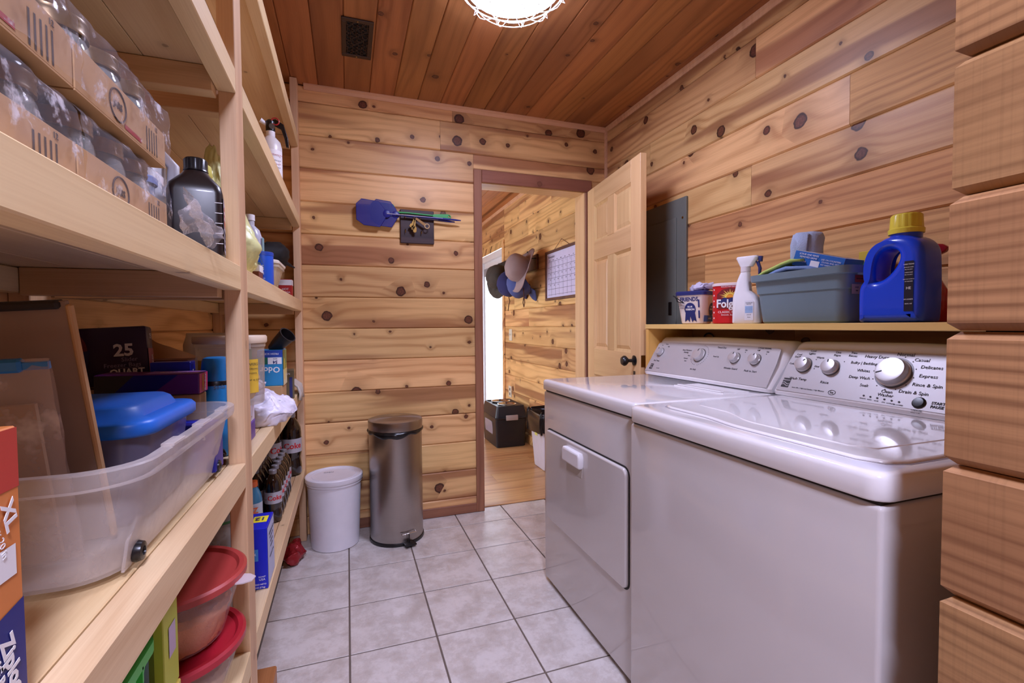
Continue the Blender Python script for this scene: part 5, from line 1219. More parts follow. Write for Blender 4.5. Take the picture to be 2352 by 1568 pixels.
def quart_box():
    t = thing('freezer_bag_box', 'dark purple freezer bag box marked 25 quart, propped behind the bin', 'box', (-0.538, 1.400, ZBn+0.176), rot=(-0.06, -0.05, 0.10))
    w, d, h = 0.155, 0.05, 0.14
    box('carton', -w/2, w/2, -d/2, d/2, 0, h, pu, t, 0.006, 2)
    F = cfaces(w, d, h); f = F['F']
    decal(t, wine, f, 0, 0, 0, 0, 'printed_arc', 0.0005, [(0.002, 0.135), (0.002, 0.08), (0.04, 0.086)] + [(0.002+0.038*math.cos(a), 0.086+0.049*math.sin(a)) for a in [PI/2*i/8 for i in range(9)]])
    decal(t, nv, f, 0, 0, 0, 0, 'printed_wedge', 0.0004, [(0.002, 0.08), (0.045, 0.088), (0.03, 0.006), (0.002, 0.006)])
    lettering(t, white_print, [('25', 0.108, 0.082, 0.040, 0, 0.0012)], f, lift=0.001)
    lettering(t, grey_pr, [('Slider', 0.118, 0.060, 0.014), ('Freezer Bags', 0.104, 0.047, 0.014), ('25 1 QUART (.94 L) BAGS', 0.10, 0.015, 0.009), ('7 in x 8 in', 0.11, 0.006, 0.008)], f, lift=0.001)
    lettering(t, white_print, [('QUART', 0.112, 0.030, 0.020, 0, 0.0007)], f, lift=0.001)
    decal(t, grey_pr, f, 0.088, 0.142, 0.0395, 0.0402, 'printed_line', 0.001)
    decal(t, pk2, F['R'], 0.003, d-0.003, 0.006, 0.085, 'side_panel'); lettering(t, white_print, [('FREEZER', 0.034, 0.045, 0.013, PI/2), ('25', 0.026, 0.115, 0.018)], F['R'], lift=0.001)
quart_box()
carton('bulk_carton', 'plain brown carton supporting the dark purple freezer bag box', 'box', (-0.535, 1.405, ZBf), (0.19, 0.10, 0.174), cardboard)
def pink_box():
    t = thing('freezer_bag_box', 'purple and pink slider bag box lying flat just behind the blue lid', 'box', (-0.412, 1.262, ZBn+0.168), rot=(0.0, 0.02, 0.03))
    w, d, h = 0.19, 0.075, 0.046
    box('carton', -w/2, w/2, -d/2, d/2, 0, h, M('violet_carton', (92, 24, 110), 0.35), t, 0.002)
    F = cfaces(w, d, h)
    decal(t, pk, F['R'], 0.001, d-0.001, 0.001, h-0.001, 'side_panel'); decal(t, M('lilac_carton', (178, 120, 206), 0.4), F['T'], w*0.45, w-0.002, 0.002, d-0.002, 'top_panel')
    decal(t, M('bag_blue', (20, 16, 110), 0.35), F['F'], 0, 0, 0, 0, 'printed_stripe', 0.0004, [(0.03, 0.001), (0.10, 0.001), (0.15, h-0.002), (0.07, h-0.002)])
    decal(t, M('leaf_print', (52, 46, 40), 0.5), F['F'], 0, 0, 0, 0, 'printed_food', 0.0004, [(0.001, 0.001), (0.03, 0.001), (0.07, h-0.002), (0.001, h-0.002)])
    lettering(t, white_print, [('Slider', 0.05, h/2, 0.018, PI/2, 0.0005)], F['R'], lift=0.001); lettering(t, M('print_yellow', (240, 220, 60), 0.5), [('FREEZER', 0.03, h/2, 0.010, PI/2, 0.0003)], F['R'], lift=0.001)
    lettering(t, white_print, [('GALLON', w*0.7, d*0.5, 0.014)], F['T'], lift=0.001)
pink_box()
carton('bulk_carton', 'plain brown carton under the purple and pink slider bag box', 'box', (-0.412, 1.262, ZBn), (0.19, 0.05, 0.1645), cardboard)
carton('bag_carton', 'bright blue zipper bag carton behind the purple and pink box', 'box', (-0.395, 1.333, ZBf), (0.08, 0.045, 0.238), M('zip_carton_blue', (30, 50, 200), 0.35), rz=0.05, texts=(('R', white_print, [('ZIPPER BAGS', 0.018, 0.185, 0.012, PI/2, 0.0003), ('40 COUNT', 0.034, 0.19, 0.007, PI/2)]),), decals=(('R', M('royal_panel', (20, 30, 140), 0.35), 0.002, 0.026, 0.14, 0.232),))
def reliving():
    rd = M('maroon_carton', (96, 22, 34), 0.45)
    t = carton('food_wrap_box', 'maroon carton with a framed white label, behind the purple box', 'box', (-0.475, 1.56, ZBn+0.165), (0.12, 0.09, 0.062), rd, decals=(('F', white_print, 0.012, 0.086, 0.018, 0.040), ('F', M('label_lilac', (196, 190, 206), 0.5), 0.014, 0.084, 0.020, 0.038), ('R', M('side_tan', (196, 120, 90), 0.5), 0.004, 0.03, 0.004, 0.058)),
        texts=(('F', navy_print, [('sheliving', 0.049, 0.029, 0.016, 0, 0.0003)]), ('R', print_dark, [('BROWNIE MIX', 0.05, 0.03, 0.009, PI/2)])))
reliving()
carton('bulk_carton', 'plain brown carton under the maroon labelled box', 'box', (-0.500, 1.56, ZBn-0.004), (0.20, 0.13, 0.1685), cardboard)
pbg = thing('paper_bag', 'crumpled brown paper bag leaning on the wall behind the purple box', 'paper bag', (-0.520, 1.72, ZBf))
P = []
for i in range(14):
    s = i/13; P.append([(-0.075+0.16*s+0.015*math.sin(7*q), 0.02*math.sin(5*s+3*q), 0.30*q*(1-0.28*s)) for q in [j/11 for j in range(12)]])
sheet('bag_front', P, M('kraft_paper', (196, 150, 110), 0.85), pbg, 0.006, 14, 1.0, 0.0015)
P2 = [[(x, y+0.05-0.03*j/11, z*0.96) for j, (x, y, z) in enumerate(r)] for r in P]
sheet('bag_back', P2, MC['kraft_paper'], pbg, 0.006, 14, 5.0, 0.0015)
carton('cracker_box', 'narrow white and grey-green carton beside the maroon box', 'box', (-0.335, 1.60, ZBf), (0.05, 0.07, 0.232), M('cream_carton', (206, 198, 186), 0.6), decals=(('F', M('sage_panel', (120, 124, 96), 0.6), 0.0, 0.05, 0.0, 0.12), ('R', MC['sage_panel'], 0.0, 0.07, 0.0, 0.12)), texts=(('F', print_dark, [('ORGANIC', 0.025, 0.20, 0.008), ('OATS', 0.025, 0.18, 0.010)]),))
carton('spice_carton', 'small black carton with white lettering behind the blue-capped bottle', 'box', (-0.392, 1.412, ZBf), (0.05, 0.035, 0.20), M('black_carton', (24, 20, 30), 0.4), texts=(('F', white_print, [('KETTLE', 0.015, 0.15, 0.010, PI/2), ('WATER', 0.028, 0.15, 0.010, PI/2), ('CHIPS', 0.038, 0.15, 0.007, PI/2)]),))
def cookie_tub():
    t = thing('cookie_tub', 'large round clear tub with cream lid and yellow label, cookies inside', 'tub', (-0.303, 1.478, ZBf+0.1075))
    lathe('body', [(0, 0.001), (0.076, 0.001), (0.080, 0.006), (0.082, 0.156), (0.085, 0.158), (0.085, 0.176)], clear('tub_clear', (226, 214, 196), 0.22, 0.12), t, 44)
    lathe('lid', [(0.087, 0.168), (0.089, 0.172), (0.089, 0.185), (0.086, 0.189), (0, 0.189)], M('tub_lid', (228, 208, 182), 0.4), t, 44)
    lb = M('tub_label', (226, 186, 60), 0.5)
    for a0, a1, z0, z1 in ((-2.5, -1.45, 0.02, 0.125), (-1.1, -0.50, 0.035, 0.125)):
        sheet('label', [[(0.0822*math.cos(a), 0.0822*math.sin(a), z) for z in (z0, z1)] for a in [a0+(a1-a0)*i/10 for i in range(11)]], lb, t)
    lettering(t, print_dark, [('WAFERS', 0, 0.112, 0.010), ('WITH FILLING', 0, 0.10, 0.006), ('KEEP COOL', 0, 0.088, 0.006), ('NET WT 46 OZ', 0, 0.07, 0.006)], face_mtx((0.0575, -0.0590, 0), (0.72, 0.69, 0), (0, 0, 1), (0.69, -0.72, 0)), lift=0.003)
    rr = random.Random(5); ck = M('cookie', (212, 172, 110), 0.8, bump=0.5)
    b0 = lathebm([(0, 0), (0.021, 0), (0.023, 0.002), (0.023, 0.009), (0.021, 0.011), (0, 0.011)], 16); me = bpy.data.meshes.new('cookie'); b0.to_mesh(me); b0.free(); me.materials.append(ck)
    for i in range(34):
        a = rr.uniform(0, 2*PI); r_ = rr.uniform(0.02, 0.050); z = 0.018+0.0016*i
        o = link('cookie', me, ck, t); o.location = (r_*math.cos(a), r_*math.sin(a), z); o.rotation_euler = (rr.uniform(-0.5, 0.5), rr.uniform(-0.5, 0.5), a)
    for k, a in enumerate((-0.95, -0.62, -1.3)):
        o = link('cookie', me, ck, t); o.location = (0.052*math.cos(a), 0.052*math.sin(a), 0.034+0.004*k); o.rotation_euler = (0, PI/2, a)
cookie_tub()
def blue_capped():
    t = thing('spray_can', 'aerosol bottle with bright blue cap and black collar behind the bin', 'bottle', (-0.3115, 1.352, ZBf))
    lathe('body', [(0, 0.001), (0.032, 0.001), (0.035, 0.005), (0.035, 0.175), (0.034, 0.178)], M('bottle_blue', (40, 140, 210), 0.35), t, 32)
    lathe('collar', [(0.034, 0.160), (0.0345, 0.162), (0.0345, 0.186), (0.033, 0.188)], black_plastic, t, 32)
    lathe('cap', [(0.033, 0.186), (0.033, 0.192), (0.029, 0.236), (0.026, 0.243), (0.018, 0.246), (0, 0.246)], M('cap_sky_blue', (30, 136, 210), 0.35), t, 36)
    lettering(t, M('collar_grey', (120, 120, 124), 0.5), [('Soda', 0.0, 0.174, 0.013)], face_mtx((0.014, -0.0322, 0), (0.91, 0.41, 0), (0, 0, 1), (0.41, -0.91, 0)), lift=0.002)
# (the far corner of the bin rim and this bottle share the shelf edge)
blue_capped()

# ------------------------------------------------------------------ left shelving, middle level (far bay)
carton('snack_carton', 'purple carton lying under the white carton behind the middle post', 'box', (-0.325, 1.475, ZBf), (0.13, 0.15, 0.052), M('violet_box', (110, 66, 178), 0.4), decals=(('F', M('lavender_panel', (196, 184, 226), 0.5), 0.02, 0.10, 0.02, 0.046), ('R', M('deep_violet', (84, 40, 150), 0.4), 0.04, 0.14, 0.006, 0.046)), texts=(('F', print_dark, [('110', 0.05, 0.034, 0.014)]),), rz=0.0)
cw = carton('pasta_carton', 'white carton with small printed noodles on top of the purple carton', 'box', (-0.325, 1.462, ZBf+0.0525), (0.13, 0.16, 0.054), M('white_carton', (222, 214, 232), 0.5), decals=(('F', M('pale_violet_panel', (206, 196, 226), 0.5), 0.07, 0.12, 0.02, 0.046), ('R', M('noodle_print', (216, 176, 96), 0.5), 0.02, 0.03, 0.008, 0.011), ('R', MC['noodle_print'], 0.05, 0.06, 0.014, 0.017), ('R', MC['noodle_print'], 0.08, 0.088, 0.007, 0.011), ('R', MC['noodle_print'], 0.105, 0.115, 0.013, 0.016)))
def tea_box():
    t = carton('dryer_sheet_box', 'blue and green carton standing upside down beside the cookie tub', 'box', (-0.275, 2.02, ZBf+0.098), (0.085, 0.11, 0.135), M('ocean_carton', (36, 142, 200), 0.4),
        decals=(('F', M('royal_band', (34, 70, 170), 0.4), 0, 0.085, 0.108, 0.134), ('F', white_print, 0.035, 0.082, 0.082, 0.107), ('F', M('green_band', (30, 110, 84), 0.4), 0.0, 0.034, 0.082, 0.107), ('R', M('sage_band', (110, 132, 70), 0.4), 0.0, 0.11, 0.06, 0.134), ('R', M('cream_band', (222, 214, 178), 0.5), 0.0, 0.11, 0.0, 0.06), ('R', M('lemon_print', (230, 206, 80), 0.5), 0.03, 0.05, 0.02, 0.10), ('R', MC['lemon_print'], 0.075, 0.09, 0.04, 0.08)),
        texts=(('F', white_print, [('Odor', 0.042, 0.062, 0.030, PI, 0.0006), ('FRESH SCENT', 0.042, 0.121, 0.010, PI)]), ('F', navy_print, [('54', 0.06, 0.090, 0.016, PI, 0.0004), ('BAGS', 0.06, 0.102, 0.006, PI)])))
    return t
tea_box()
carton('bulk_carton', 'brown carton under the blue and green box, behind the white plastic bag', 'box', (-0.285, 2.02, ZBf), (0.10, 0.13, 0.0975), cardboard)
def tall_sack():
    t = thing('flour_sack', 'white paper sack with dark print behind the cookie tub', 'sack', (-0.435, 1.93, ZBf))
    loft('sack', [(0, 0.19, 0.10, 0.03), (0.02, 0.20, 0.11, 0.035), (0.26, 0.20, 0.10, 0.03), (0.285, 0.19, 0.06, 0.02), (0.30, 0.19, 0.02, 0.008)], M('sack_white', (206, 194, 184), 0.75), t, n=5)
    decal(t, M('sack_green', (96, 108, 60), 0.6), face_mtx((0.1005, -0.03, 0), (0, 1, 0), (0, 0, 1), (1, 0, 0)), 0, 0.06, 0.06, 0.24, 'printed_panel')
tall_sack()
def boot():
    t = thing('black_boot', 'black rubber cuff sticking up out of the blue and green carton', 'rubber cuff', (-0.272, 2.02, ZBf+0.234), rot=(0.0, 0.9, -0.6))
    lathe('cuff', [(0.020, 0.0), (0.026, 0.03), (0.031, 0.085), (0.033, 0.09), (0.029, 0.09), (0.022, 0.02), (0, 0.01)], M('rubber_black', (26, 22, 24), 0.4), t, 28)
boot()
wbag = thing('plastic_bag', 'crumpled white plastic bag hanging over the shelf edge', 'plastic bag', (-0.300, 1.735, ZBf))
wfilm = M('bag_white', (232, 228, 244), 0.4, sub=0.0)
blob('bag_bottom', 0.082, 0.105, 0.050, 0.026, 15, wfilm, wbag, 1.0, 5, mtx=Matrix.Translation((0.035, 0.03, 0.0)))
blob('bag_top', 0.055, 0.075, 0.045, 0.022, 18, wfilm, wbag, 3.7, 5, mtx=Matrix.Translation((-0.01, 0.06, 0.06)))
carton('tea_bag_box', 'dark olive and green tea box leaning at the far end of the shelf', 'box', (-0.268, 2.36, ZBf), (0.07, 0.11, 0.125), M('olive_carton', (104, 92, 66), 0.5), decals=(('F', white_print, 0.004, 0.026, 0.008, 0.095), ('F', M('stripe_green', (30, 140, 70), 0.4), 0.010, 0.034, 0.012, 0.064), ('F', navy_print, 0.05, 0.062, 0.004, 0.095), ('R', M('pale_green_panel', (150, 160, 100), 0.5), 0.01, 0.10, 0.02, 0.11)), texts=(('F', white_print, [('TEA', 0.022, 0.038, 0.016, PI/2), ('GREEN', 0.035, 0.11, 0.012)]),), rz=0.1)
clo = towel_sheet('dish_cloth', 'grey-white woven cloth hanging over the far shelf edge', M('woven_cloth', (206, 198, 190), 0.95, bump=0.8, bscale=180), [(-0.33, 2.53, ZBf+0.012), (-0.29, 2.53, ZBf+0.05), (-0.25, 2.525, ZBf+0.055), (-0.222, 2.52, ZBf+0.035), (-0.2145, 2.51, ZBf+0.005), (-0.214, 2.505, ZBf-0.03)], (0.0, 0.16, 0.0), 0.008, 2.0, 0.008)
blk = blob('black_pouch', 0.040, 0.030, 0.020, 0.008, 20, black_plastic, None, 2.2); blk.location = (-0.318, 1.272, ZBn)
tag(blk, 'flat black pouch on the shelf behind the bin corner', 'pouch')

# ------------------------------------------------------------------ left shelving, far bay lower level: bottles
cola = M('cola', (22, 9, 8), 0.08, coat=0.8); cap_g = M('cap_grey', (150, 150, 158), 0.35, metal=0.3); lab_s = M('label_silver_grey', (186, 186, 196), 0.35, metal=0.2)
def cola_parts(t, k, big=False):
    z = lambda v: v*k
    prof = [(0, 0.001), (0.020, 0.001), (0.028, 0.004), (0.031, 0.012), (0.031, 0.035), (0.0285, 0.05), (0.028, 0.06), (0.0315, 0.075), (0.0315, 0.125), (0.0312, 0.142), (0.0285, 0.158), (0.022, 0.174), (0.0145, 0.185), (0.0125, 0.189), (0.0125, 0.192)]
    lathe('bottle', [(r*k, zz*k) for r, zz in prof], cola, t, 28)
    lathe('cap', [(0.0138*k, 0.190*k), (0.0145*k, 0.191*k), (0.0142*k, 0.2045*k), (0.0125*k, 0.206*k), (0, 0.206*k)], cap_g, t, 24)
    lb = sheet('label', [[(0.0319*k*math.cos(a), 0.0319*k*math.sin(a), zz*k) for zz in (0.078, 0.123)] for a in [2*PI*i/32 for i in range(33)]], lab_s, t)
    return lb
cola_proto = {}
def cola_bottle(x, y, label, k=1.0, face=-1.15, group='small cola bottles'):
    t = thing('cola_bottle', label, 'bottle', (x, y, ZCf), 0, group)
    key = k
    if key not in cola_proto:
        lb = cola_parts(t, k)
        # curved lettering on the label
        me = textmesh('Coke', 0.026*k, 0.0002, 0.0006*k)
        for v in me.vertices:
            a = v.co.x/(0.0322*k); rr_ = 0.0322*k+v.co.z; v.co = Vector((rr_*math.sin(a), -rr_*math.cos(a), v.co.y))
        me.materials.append(red_print)
        ob = link('lettering', me, red_print, lb); ob.location = (0, 0, 0.100*k); ob.rotation_euler = (0, 0, 0)
        me2 = textmesh('DIET', 0.009*k, 0.0002)
        for v in me2.vertices:
            a = v.co.x/(0.0322*k)-1.2; rr_ = 0.0322*k; v.co = Vector((rr_*math.sin(a), -rr_*math.cos(a), v.co.y))
        ob2 = link('lettering', me2, print_dark, lb); ob2.location = (0, 0, 0.094*k)
        cola_proto[key] = t
    else:
        p = cola_proto[key]
        for c in p.children:
            d = c.copy(); COL.objects.link(d); d.parent = t
            for g in c.children:
                e = g.copy(); COL.objects.link(e); e.parent = d
    t.rotation_euler = (0, 0, face)
    return t
ords = ('nearest', 'second', 'third', 'fourth', 'fifth', 'farthest')
for j in range(6):
    cola_bottle(-0.288, 2.055+0.0655*j, f'cola bottle with silver label in the shelf-edge row, {ords[j]} of six', 1.0, face=(0.35, 0.9, 1.4, 0.42, 1.3, 0.8)[j])
for j in range(5):
    cola_bottle(-0.354, 2.085+0.0655*j, f'cola bottle in the middle row behind the shelf edge, {ords[j] if j < 4 else "farthest"} of five', 1.0, face=(0.1, 0.8, -0.5, 0.4, 1.0)[j])
for j in range(4):
    cola_bottle(-0.420, 2.06+0.0655*j, f'cola bottle in the row nearest the wall, {ords[j] if j < 3 else "farthest"} of four', 1.0, face=0.3*j)
cola_bottle(-0.285, 2.675, 'large cola bottle with grey label at the far end of the shelf', 1.58, face=0.25, group=None)
cola_bottle(-0.372, 2.60, 'second large cola bottle, half hidden behind the small ones', 1.58, face=1.0, group=None)
def sports_drink():
    t = thing('sports_drink_bottle', 'blue sports drink bottle with orange cap next to the cola', 'bottle', (-0.350, 1.985, ZCf))
    lathe('bottle', [(0, 0.001), (0.030, 0.001), (0.034, 0.006), (0.034, 0.05), (0.032, 0.06), (0.034, 0.07), (0.034, 0.12), (0.031, 0.135), (0.024, 0.155), (0.018, 0.165), (0.018, 0.170)], M('drink_blue', (58, 130, 170), 0.12, coat=0.5), t, 30)
    lathe('cap', [(0.0195, 0.168), (0.020, 0.170), (0.0195, 0.188), (0, 0.190)], M('cap_orange', (230, 110, 50), 0.4), t, 24)
    sheet('label', [[(0.0345*math.cos(a), 0.0345*math.sin(a), z) for z in (0.062, 0.110)] for a in [2*PI*i/32 for i in range(33)]], M('drink_label', (196, 210, 226), 0.4), t)
    lettering(t, MC['cap_orange'], [('Z', 0, 0.085, 0.030, 0, 0.001)], face_mtx((0.014, -0.033, 0), (0.92, 0.39, 0), (0, 0, 1), (0.39, -0.92, 0)), lift=0.003)
sports_drink()
def blue_box():
    b_ = M('cobalt_carton', (18, 34, 190), 0.35)
    t = carton('coffee_carton', 'cobalt blue carton with yellow 12 on top at the shelf edge', 'box', (-0.268, 1.59, ZCf), (0.07, 0.13, 0.180), b_,
        decals=(('T', M('print_yellow2', (240, 226, 50), 0.5), 0.022, 0.062, 0.05, 0.10), ('R', M('pale_blue_side', (190, 196, 226), 0.5), 0.004, 0.126, 0.004, 0.176), ('F', M('sky_panel', (60, 130, 200), 0.5), 0.004, 0.046, 0.085, 0.12), ('F', M('cup_brown', (120, 70, 44), 0.5), 0.006, 0.030, 0.035, 0.055)),
        texts=(('T', navy_print, [('12', 0.042, 0.075, 0.030, PI, 0.0006)]), ('F', white_print, [('USA', 0.055, 0.030, 0.009), ('ROAST', 0.055, 0.038, 0.006), ('PESO NETO', 0.05, 0.016, 0.006), ('OZ (576g)', 0.05, 0.007, 0.006), ('DARK', 0.028, 0.105, 0.010)]), ('R', print_dark, [('NUTRITION FACTS', 0.065, 0.15, 0.010), ('SERVING SIZE 1 CUP', 0.065, 0.135, 0.007), ('CALORIES 0', 0.065, 0.12, 0.008), ('SODIUM 0 MG', 0.065, 0.106, 0.007), ('INGREDIENTS: COFFEE', 0.065, 0.08, 0.007)])))
blue_box()

# ------------------------------------------------------------------ left shelving, near bay lower level
lid_red = M('lid_brick_red', (176, 62, 58), 0.35, var=0.08); lid_red2 = M('lid_crimson', (170, 30, 46), 0.35)
bowl = clear('bowl_clear', (220, 208, 206), 0.10, 0.15)
def food_bowl(z, y, x, R, h, lidm, label, content=None, tab=True, ry=0.0, rx=0.0):
    t = thing('food_bowl', label, 'bowl', (x, y, z), rot=(rx, ry, 0))
    lathe('bowl', [(0, 0.001), (R*0.66, 0.001), (R*0.70, 0.006), (R*0.97, h-0.006), (R*1.03, h-0.004), (R*1.03, h)], bowl, t, 48)
    lathe('lid', [(R*1.02, h-0.003), (R*1.05, h-0.001), (R*1.05, h+0.010), (R*1.01, h+0.014), (R*0.94, h+0.013), (R*0.90, h+0.006), (R*0.86, h+0.005), (0, h+0.006)], lidm, t, 56)
    if tab: curve2d('pull_tab', [[(0, -0.02), (0.018, -0.018), (0.032, -0.008), (0.032, 0.008), (0.018, 0.018), (0, 0.02)]], 0.0015, 0.0006, clear('tab_clear', (226, 214, 220), 0.5, 0.2), t, Matrix.Translation((R*1.0*math.cos(-0.25), R*1.0*math.sin(-0.25), h-0.001)) @ Matrix.Rotation(-0.25, 4, 'Z'))
    if content:
        b = bmesh.new(); rr = random.Random(3); n = 40
        o = lathe('grain_fill', [(0, 0.006), (R*0.66, 0.006), (R*0.74, h*0.35), (R*0.80, h*0.55), (R*0.74, h*0.64), (R*0.4, h*0.70), (0, h*0.72)], content, t, n); o['kind'] = 'stuff'
        bm = bmesh.new(); bm.from_mesh(o.data); bmesh.ops.subdivide_edges(bm, edges=bm.edges[:], cuts=2, use_grid_fill=True); bm.to_mesh(o.data); bm.free(); crumple(o, 0.0035, 120, 1.0)
    return t
food_bowl(ZCn+0.001, 1.085, -0.345, 0.128, 0.128, lid_red2, 'clear round bowl with crimson lid, lower bowl on the bottom shelf', M('grain_pale', (206, 170, 140), 0.9, bump=0.8), False)
food_bowl(ZCn+0.1445, 1.085, -0.336, 0.124, 0.118, lid_red, 'clear round bowl with brick red lid and orange grain, stacked on the crimson lid', M('grain_orange', (222, 138, 92), 0.9, bump=1.0, bscale=160), True)
def glass_canister():
    t = thing('glass_canister', 'clear canister with green ring and clear lid behind the red-lidded bowls', 'canister', (-0.330, 1.40, ZCf))
    lathe('body', [(0, 0.001), (0.058, 0.001), (0.062, 0.006), (0.062, 0.27), (0.058, 0.272), (0.058, 0.008), (0, 0.006)], clear('canister_glass', (206, 206, 202), 0.35, 0.1), t, 40)
    lathe('seal_ring', [(0.060, 0.270), (0.064, 0.272), (0.064, 0.278), (0.060, 0.280)], M('seal_green', (62, 130, 72), 0.4), t, 40)
    lathe('lid', [(0.064, 0.278), (0.065, 0.284), (0.062, 0.300), (0.05, 0.312), (0.02, 0.316), (0, 0.316)], clear('canister_lid', (210, 210, 206), 0.4, 0.1), t, 40)
    lathe('contents', [(0, 0.008), (0.057, 0.008), (0.057, 0.22), (0.03, 0.235), (0, 0.24)], M('oat_grey', (176, 160, 146), 0.9, bump=0.8), t, 28)
glass_canister()
tag(lathe('teal_jug', [(0, 0.001), (0.05, 0.001), (0.055, 0.008), (0.055, 0.26), (0.04, 0.29), (0.02, 0.31), (0.02, 0.33), (0, 0.33)], M('teal_dark', (26, 62, 86), 0.25), None, 28, Matrix.Translation((-0.455, 1.62, ZCf))), 'dark teal bottle standing in shadow behind the clear canister', 'bottle')
lime = M('lime_carton', (190, 200, 70), 0.5); yel = M('yellow_carton', (222, 200, 90), 0.5); oliv = M('olive_lime', (112, 124, 40), 0.5)
carton('snack_bag_box', 'yellow-green carton with framed lettering, upper of two beside the red-lidded bowls', 'box', (-0.332, 0.893, ZCn+0.172), (0.105, 0.065, 0.14), lime,
    decals=(('F', oliv, 0.0, 0.092, 0.0, 0.14), ('F', M('label_blue_grey', (150, 170, 206), 0.5), 0.055, 0.085, 0.03, 0.11), ('R', M('rose_lilac', (196, 178, 206), 0.5), 0.02, 0.05, 0.06, 0.11)), texts=(('F', navy_print, [('sheliving', 0.07, 0.07, 0.020, -PI/2, 0.0004)]),))
carton('granola_box', 'yellow carton with red-edged banner, lower of two beside the bowls', 'box', (-0.332, 0.890, ZCn), (0.11, 0.068, 0.1705), yel,
    decals=(('F', oliv, 0.0, 0.095, 0.0, 0.17), ('R', M('banner_red', (200, 60, 50), 0.5), 0.006, 0.064, 0.03, 0.13), ('R', M('banner_white', (214, 206, 222), 0.5), 0.012, 0.058, 0.038, 0.122)), texts=(('R', M('banner_blue', (40, 46, 140), 0.5), [('SOS', 0.035, 0.08, 0.034, PI/2, 0.001)]),))
def green_basket():
    g = M('basket_green', (70, 200, 90), 0.4); gd = g
    t = thing('green_basket', 'bright green plastic basket at the front of the bottom shelf', 'basket', (-0.372, 0.722, ZCn+0.19))
    tub('body', 0.15, 0.20, 0.17, 0.23, 0.11, 0.02, g, t, 0.003, rim=0.008)
    for y in (-0.06, 0.0, 0.06): box('rim_rib', 0.085, 0.093, y-0.002, y+0.002, 0.075, 0.098, g, t)
green_basket()
carton('bulk_carton', 'brown carton under the green basket on the bottom shelf', 'box', (-0.372, 0.725, ZCn), (0.18, 0.22, 0.189), cardboard)
def big_bag_box():
    w, d, h = 0.045, 0.11, 0.235
    t = thing('storage_bag_box', 'tall orange and blue storage bag box at the left edge of the picture', 'box', (-0.2825, 0.447, ZBn), 0.0)
    og = M('box_orange', (216, 130, 66), 0.5); bb = M('box_navy', (26, 34, 120), 0.45); rdp = M('box_red', (190, 60, 50), 0.5)
    box('carton', -w/2, w/2, -d/2, d/2, 0, h, og, t, 0.0015)
    F = cfaces(w, d, h)
    for f, L in (('F', w), ('R', d)):
        decal(t, bb, F[f], 0, 0, 0, 0, 'blue_field', 0.0005, [(0.001, 0.001), (L-0.001, 0.001), (L-0.001, 0.092), (0.001, 0.075)])
        decal(t, rdp, F[f], 0.001, L-0.001, 0.185, h-0.001, 'red_field', 0.0005)
        decal(t, MC['label_silver'], F[f], L*0.1, L*0.5, 0.165, 0.215, 'photo_field', 0.0008); decal(t, white_print, F[f], L*0.68, L*0.92, 0.115, 0.14, 'small_label', 0.0008)
    lettering(t, white_print, [('Ziploc', 0.090, 0.046, 0.020, -PI/2+0.25, 0.0007), ('BIG BAGS', 0.077, 0.040, 0.011, -PI/2+0.25, 0.0003), ('XL', 0.094, 0.165, 0.020, -PI/2+0.25, 0.0006), ('24 in x 20 in', 0.082, 0.155, 0.009, -PI/2+0.25)], F['R'], lift=0.0014)
    lettering(t, white_print, [('Ziploc', 0.025, 0.045, 0.022, -PI/2+0.35, 0.0006), ('XL', 0.028, 0.16, 0.020, -PI/2+0.35, 0.0005)], F['F'], lift=0.0014)
big_bag_box()

# ------------------------------------------------------------------ room beyond: wall things, feeder, bin
def calendar():
    t = thing('wall_calendar', 'framed whiteboard calendar hanging on the wall of the next room', 'calendar', (XR-0.0005, 3.54, 1.59))
    w, h, f = 0.31, 0.212, 0.022
    for a in ((-w, w, h-f, h), (-w, w, -h, -h+f)): box('frame', -0.020, 0, a[0], a[1], a[2], a[3], darkwood, t, 0.002, centre=True)
    for a in ((-w, -w+f), (w-f, w)): box('frame', -0.020, 0, a[0], a[1], -h+f, h-f, darkwood, t, 0.002, centre=True)
    box('board', -0.010, -0.002, -w+f, w-f, -h+f, h-f, M('whiteboard', (214, 208, 240), 0.25), t)
    fm = face_mtx((-0.010, 0, 0), (0, -1, 0), (0, 0, 1), (-1, 0, 0))
    gl = M('grid_line', (84, 76, 100), 0.6); bm = bmesh.new()
    x0, x1, y0, y1 = -0.265, 0.265, -0.175, 0.125
    for i in range(1, 7): merge(bm, boxbm(x0+(x1-x0)*i/7-0.0008, x0+(x1-x0)*i/7+0.0008, y0, y1, 0.0004, 0.0008), fm)
    for j in range(7): merge(bm, boxbm(x0, x1, y0+(y1-y0)*j/6.4-0.0012+0.01, y0+(y1-y0)*j/6.4+0.0012+0.01, 0.0004, 0.0008), fm)
    o = frombm('grid', bm, gl, t); o['kind'] = 'stuff'
    it = [('November', -0.19, 0.158, 0.030)]
    for i, s in enumerate(('SUN', 'MON', 'TUE', 'WED', 'THU', 'FRI', 'SAT')): it.append((s, x0+(x1-x0)*(i+0.5)/7, 0.128, 0.012))
    n = 1
    for j in range(5):
        for i in range(7):
            if n <= 31: it.append((str(n), x0+(x1-x0)*(i+0.75)/7, y0+(y1-y0)*(5-j)/6.4+0.042, 0.016)); n += 1
    lettering(t, gl, it, fm, lift=0.0008)
    tube('hanging_wire', [(-0.004, 0.15, h), (-0.004, 0.0, h+0.07), (-0.004, -0.15, h)], 0.0018, M('wire_brown', (90, 60, 46), 0.6), t, 6)
calendar()
